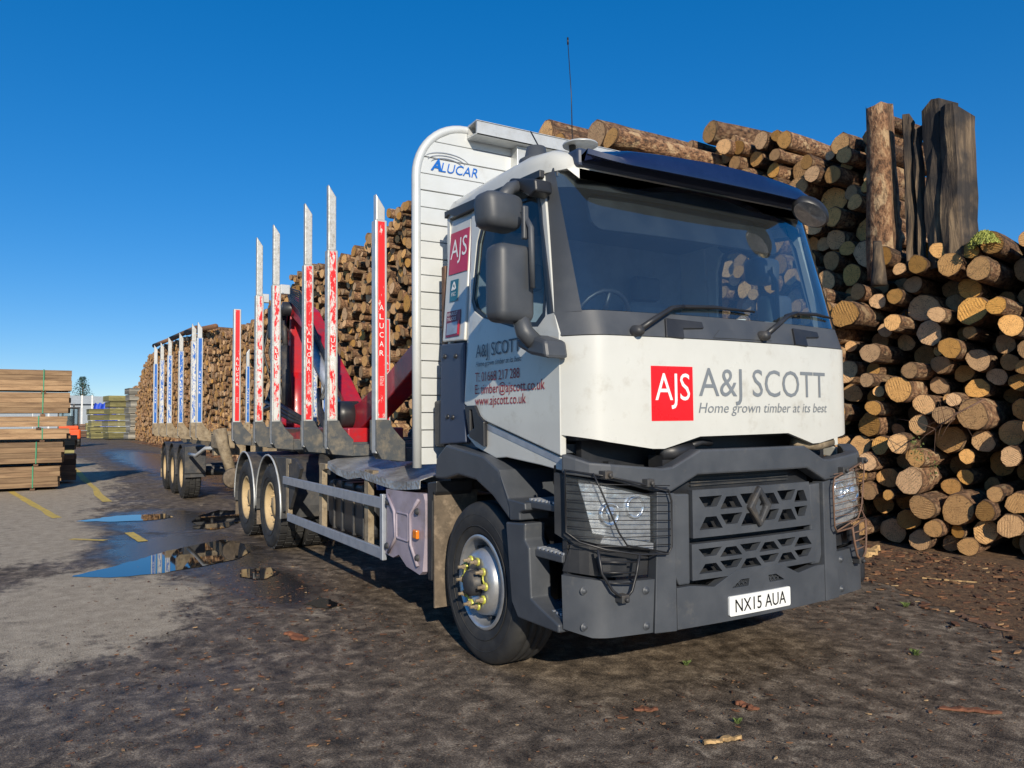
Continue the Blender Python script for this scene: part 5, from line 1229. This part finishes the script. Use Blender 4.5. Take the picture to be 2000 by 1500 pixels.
for k in range(2600):
    h = tr.random(); a = tr.uniform(0, 6.28); rr = (4.4*(1-h)**.7*(.55+.45*math.sin(a*3+h*9))+.5)*math.sqrt(tr.random()); z = 3.5+8.6*h+tr.uniform(-.3, .3)
    x, y = rr*math.cos(a), rr*math.sin(a); d = tr.uniform(0, 6.28); s_ = tr.uniform(.15, .35)
    mb.add([(x, y, z), (x+s_*math.cos(d), y+s_*math.sin(d), z+tr.uniform(-.1, .15)), (x+s_*math.cos(d+1.3), y+s_*math.sin(d+1.3), z+tr.uniform(-.2, .2))], [(0, 1, 2)])
q = mb.build('crown', 'leaf', None); q.parent = TR

# ------------------------------------------------------------------ litter on the ground
lr = random.Random(77); mb = MB()
def chip(mb, x, y, s, z0=.006):
    n = lr.choice((4, 5, 6)); a0 = lr.uniform(0, 6.28); el = lr.uniform(.18, .6); th = s*lr.uniform(.05, .14); tl = lr.uniform(-.15, .15)
    top = []; bot = []
    for k in range(n):
        a = 2*math.pi*k/n; q = s*lr.uniform(.6, 1.1); u, v_ = q*math.cos(a), q*el*math.sin(a)
        px, py = x+u*math.cos(a0)-v_*math.sin(a0), y+u*math.sin(a0)+v_*math.cos(a0)
        top.append((px, py, z0+th+abs(tl)*s+tl*u)); bot.append((px, py, z0))
    mb.add(bot+top, [tuple(range(n, 2*n))]+[(k, (k+1) % n, n+(k+1) % n, n+k) for k in range(n)])
for k in range(4200):       # thick by the near pile
    x = lr.uniform(-3, 4.5); y = 1.2+3.8*math.sqrt(lr.random())-.3*max(0, x-1)
    if y < 2.9-.75*x and lr.random() < .85: continue
    chip(mb, x, y, lr.choice((.008, .014, .02, .03, .045))*lr.uniform(.7, 1.5))
for k in range(1100):       # sparse over the yard, in drifts
    cx, cy = lr.choice(((-2.4, -1.9), (-1.6, -2.6), (-.6, -2.5), (.2, -2.2), (1.0, -1.2), (-3.2, -1.7), (.6, -3.0), (1.6, -.6), (2.0, .4), (-1, -3.2), (1.4, 1.6)))
    x, y = lr.gauss(cx, .75), lr.gauss(cy, .55)
    if -1.1 < y < 1.1 and -1 < x < 1: continue
    chip(mb, x, y, lr.choice((.004, .006, .008, .012, .018))*lr.uniform(.6, 1.3))
for k in range(34):
    cx, cy = lr.choice(((-2.55, -1.85), (-1.9, -2.2), (-.9, -2.9), (-3.0, -1.6), (-1.2, -1.75), (.1, -2.75), (-.2, -2.2), (-2.1, -1.5), (1.2, -.9)))
    for q in range(lr.randint(2, 7)): chip(mb, lr.gauss(cx, .3)+lr.gauss(0, .05), lr.gauss(cy, .22), lr.uniform(.01, .032))
for k in range(500):
    chip(mb, lr.uniform(-66, -10), 2.6+lr.random()*1.0, lr.uniform(.05, .16))
for k in range(9000):        # fine crumbs everywhere near the lorry's front and right side
    x, y = lr.uniform(-4.5, 3.2), lr.uniform(-3.6, 2.6)
    if -1.25 < y < 1.25 and x < 1.0: continue
    if y < -2.3 and x < -1.2 and lr.random() < .7: continue
    chip(mb, x, y, lr.choice((.003, .004, .006, .009, .013))*lr.uniform(.6, 1.5))
tag(mb.build('bark_chips', 'wood_chip'), 'reddish bark chips and crumbs strewn over the asphalt', 'bark chips', kind='stuff')
def splinter(name, x, y, ln, wd, rz, m, label, th=.02, seed=1, cat='wood piece'):
    r = random.Random(seed); mb = MB(); K = 12; v = []; f = []
    for k in range(K):
        u = ln*(k/(K-1)-.5)+(r.uniform(-.3, .3)*ln/K); q = wd*r.uniform(.55, 1.2)*(.35+.65*math.sin(math.pi*min(1, .12+k/(K-1)*.85)))*r.uniform(.75, 1.15)
        o_ = r.uniform(-.2, .2)*wd; hh = th*r.uniform(.3, .7)
        v += [(u, -q/2+o_, 0), (u, q/2+o_, 0), (u, q/2*.7+o_, hh), (u, -q/2*.7+o_, hh)]
    for k in range(K-1):
        for j in range(4): f.append((k*4+j, k*4+(j+1) % 4, (k+1)*4+(j+1) % 4, (k+1)*4+j))
    f += [(3, 2, 1, 0), tuple(range((K-1)*4, K*4))]
    mb.add(v, f); o = mb.build(name, m, None, fix=True); o.location = (x, y, .006); o.rotation_euler = (0, 0, rz); tag(o, label, cat); return o
mat('fresh_splinter', (.50, .32, .14), .8, c2=(.22, .14, .06), scale=26, lo=.45, hi=.6, bmp=1, bscale=60)
mat('red_bark', (.20, .075, .035), .9, c2=(.12, .045, .022), scale=14, bmp=.5, bscale=40)
splinter('wood_splinter', 1.70, -.80, .21, .04, 1.3, 'fresh_splinter', 'pale yellow torn splinter lying on the asphalt in front of the bumper', .025, 2)
splinter('bark_piece', 1.20, -.84, .13, .05, 1.0, 'red_bark', 'orange-brown flat bark chip beside the crumbs ahead of the front wheel', .018, 3)
splinter('bark_piece', 2.13, .60, .30, .06, .75, 'red_bark', 'long dark red bark strip lying alone on the open asphalt', .02, 4)
splinter('board_offcut', 1.22, 2.45, .50, .13, -.35, 'plank_brown', 'dark flat board offcut at the edge of the bark litter', .02, 5)
splinter('wood_splinter', -1.05, 4.45, .60, .16, 1.9, 'fresh_splinter', 'torn yellow wood slab leaning at the foot of the near pile', .10, 6)
splinter('wood_splinter', .25, 3.75, .45, .05, .5, 'fresh_splinter', 'thin pale stick in the bark litter by the near pile', .02, 7)
splinter('bark_piece', -1.25, -2.05, .28, .10, .3, 'red_bark', 'wide curled reddish bark slab lying beside the side guard rails', .03, 8)
splinter('bark_piece', 1.45, -.35, .14, .06, .2, 'red_bark', 'small brown bark lump ahead of the number plate', .03, 9)
def tuft(x, y, s, seed):
    r = random.Random(seed); mb = MB()
    for k in range(60):
        a = r.uniform(0, 6.28); q = s*.3*r.random(); h = s*r.uniform(.4, 1); lx = r.uniform(-.6, .6)*h; ly = r.uniform(-.6, .6)*h
        bx, by = q*math.cos(a), q*math.sin(a); wv = .0035
        mb.add([(bx-wv, by, 0), (bx+wv, by, 0), (bx+lx*.5, by+ly*.5, h*.6), (bx+lx, by+ly, h*.75)], [(0, 1, 2), (0, 2, 3)])
    o = mb.build('grass_tuft', 'grass', None); o.location = (x, y, .003)
    return tag(o, 'small green grass tuft sprouting from the asphalt ahead of the bumper', 'grass', 'grass tufts in the asphalt')
for k, (x, y, s_) in enumerate(((.75, -.12, .045), (1.41, 1.29, .055), (1.58, -.56, .04), (.62, 2.45, .06))): tuft(x, y, s_, k)
# twig with green shoots hanging from the near pile
mb = MB(); tw = random.Random(2)
mb.tube([(.05, 4.9, 1.75), (-.15, 4.72, 1.6), (-.38, 4.66, 1.42)], [.012, .009, .004], 5)
for k in range(14):
    t_ = tw.random(); p0 = Vector((.05-.43*t_, 4.9-.24*t_, 1.75-.33*t_)); d = Vector((tw.uniform(-.5, .2), tw.uniform(-.35, .0), tw.uniform(-.35, .3)))
    mb.tube([p0, p0+d*.5+Vector((0, 0, .02)), p0+d], [.003, .0022, .0012], 4)
tg = mb.build('dead_twig', 'rusty_wire'); tag(tg, 'thin dead branch with a few green shoots sticking out of the near pile', 'branch')
mb = MB()
for k in range(110):
    c_ = tw.choice(((-.52, 4.55, 1.28), (-.5, 4.55, 1.15), (-.36, 4.6, 1.02))); p0 = Vector(c_)+Vector((tw.gauss(0, .05), tw.gauss(0, .03), tw.gauss(0, .06)))
    mb.add([p0, p0+Vector((tw.uniform(-.025, .025), 0, tw.uniform(-.025, .025))), p0+Vector((tw.uniform(-.025, .025), .01, tw.uniform(-.03, .0)))], [(0, 1, 2)])
mb.build('green_shoots', 'grass', tg)['kind'] = 'stuff'
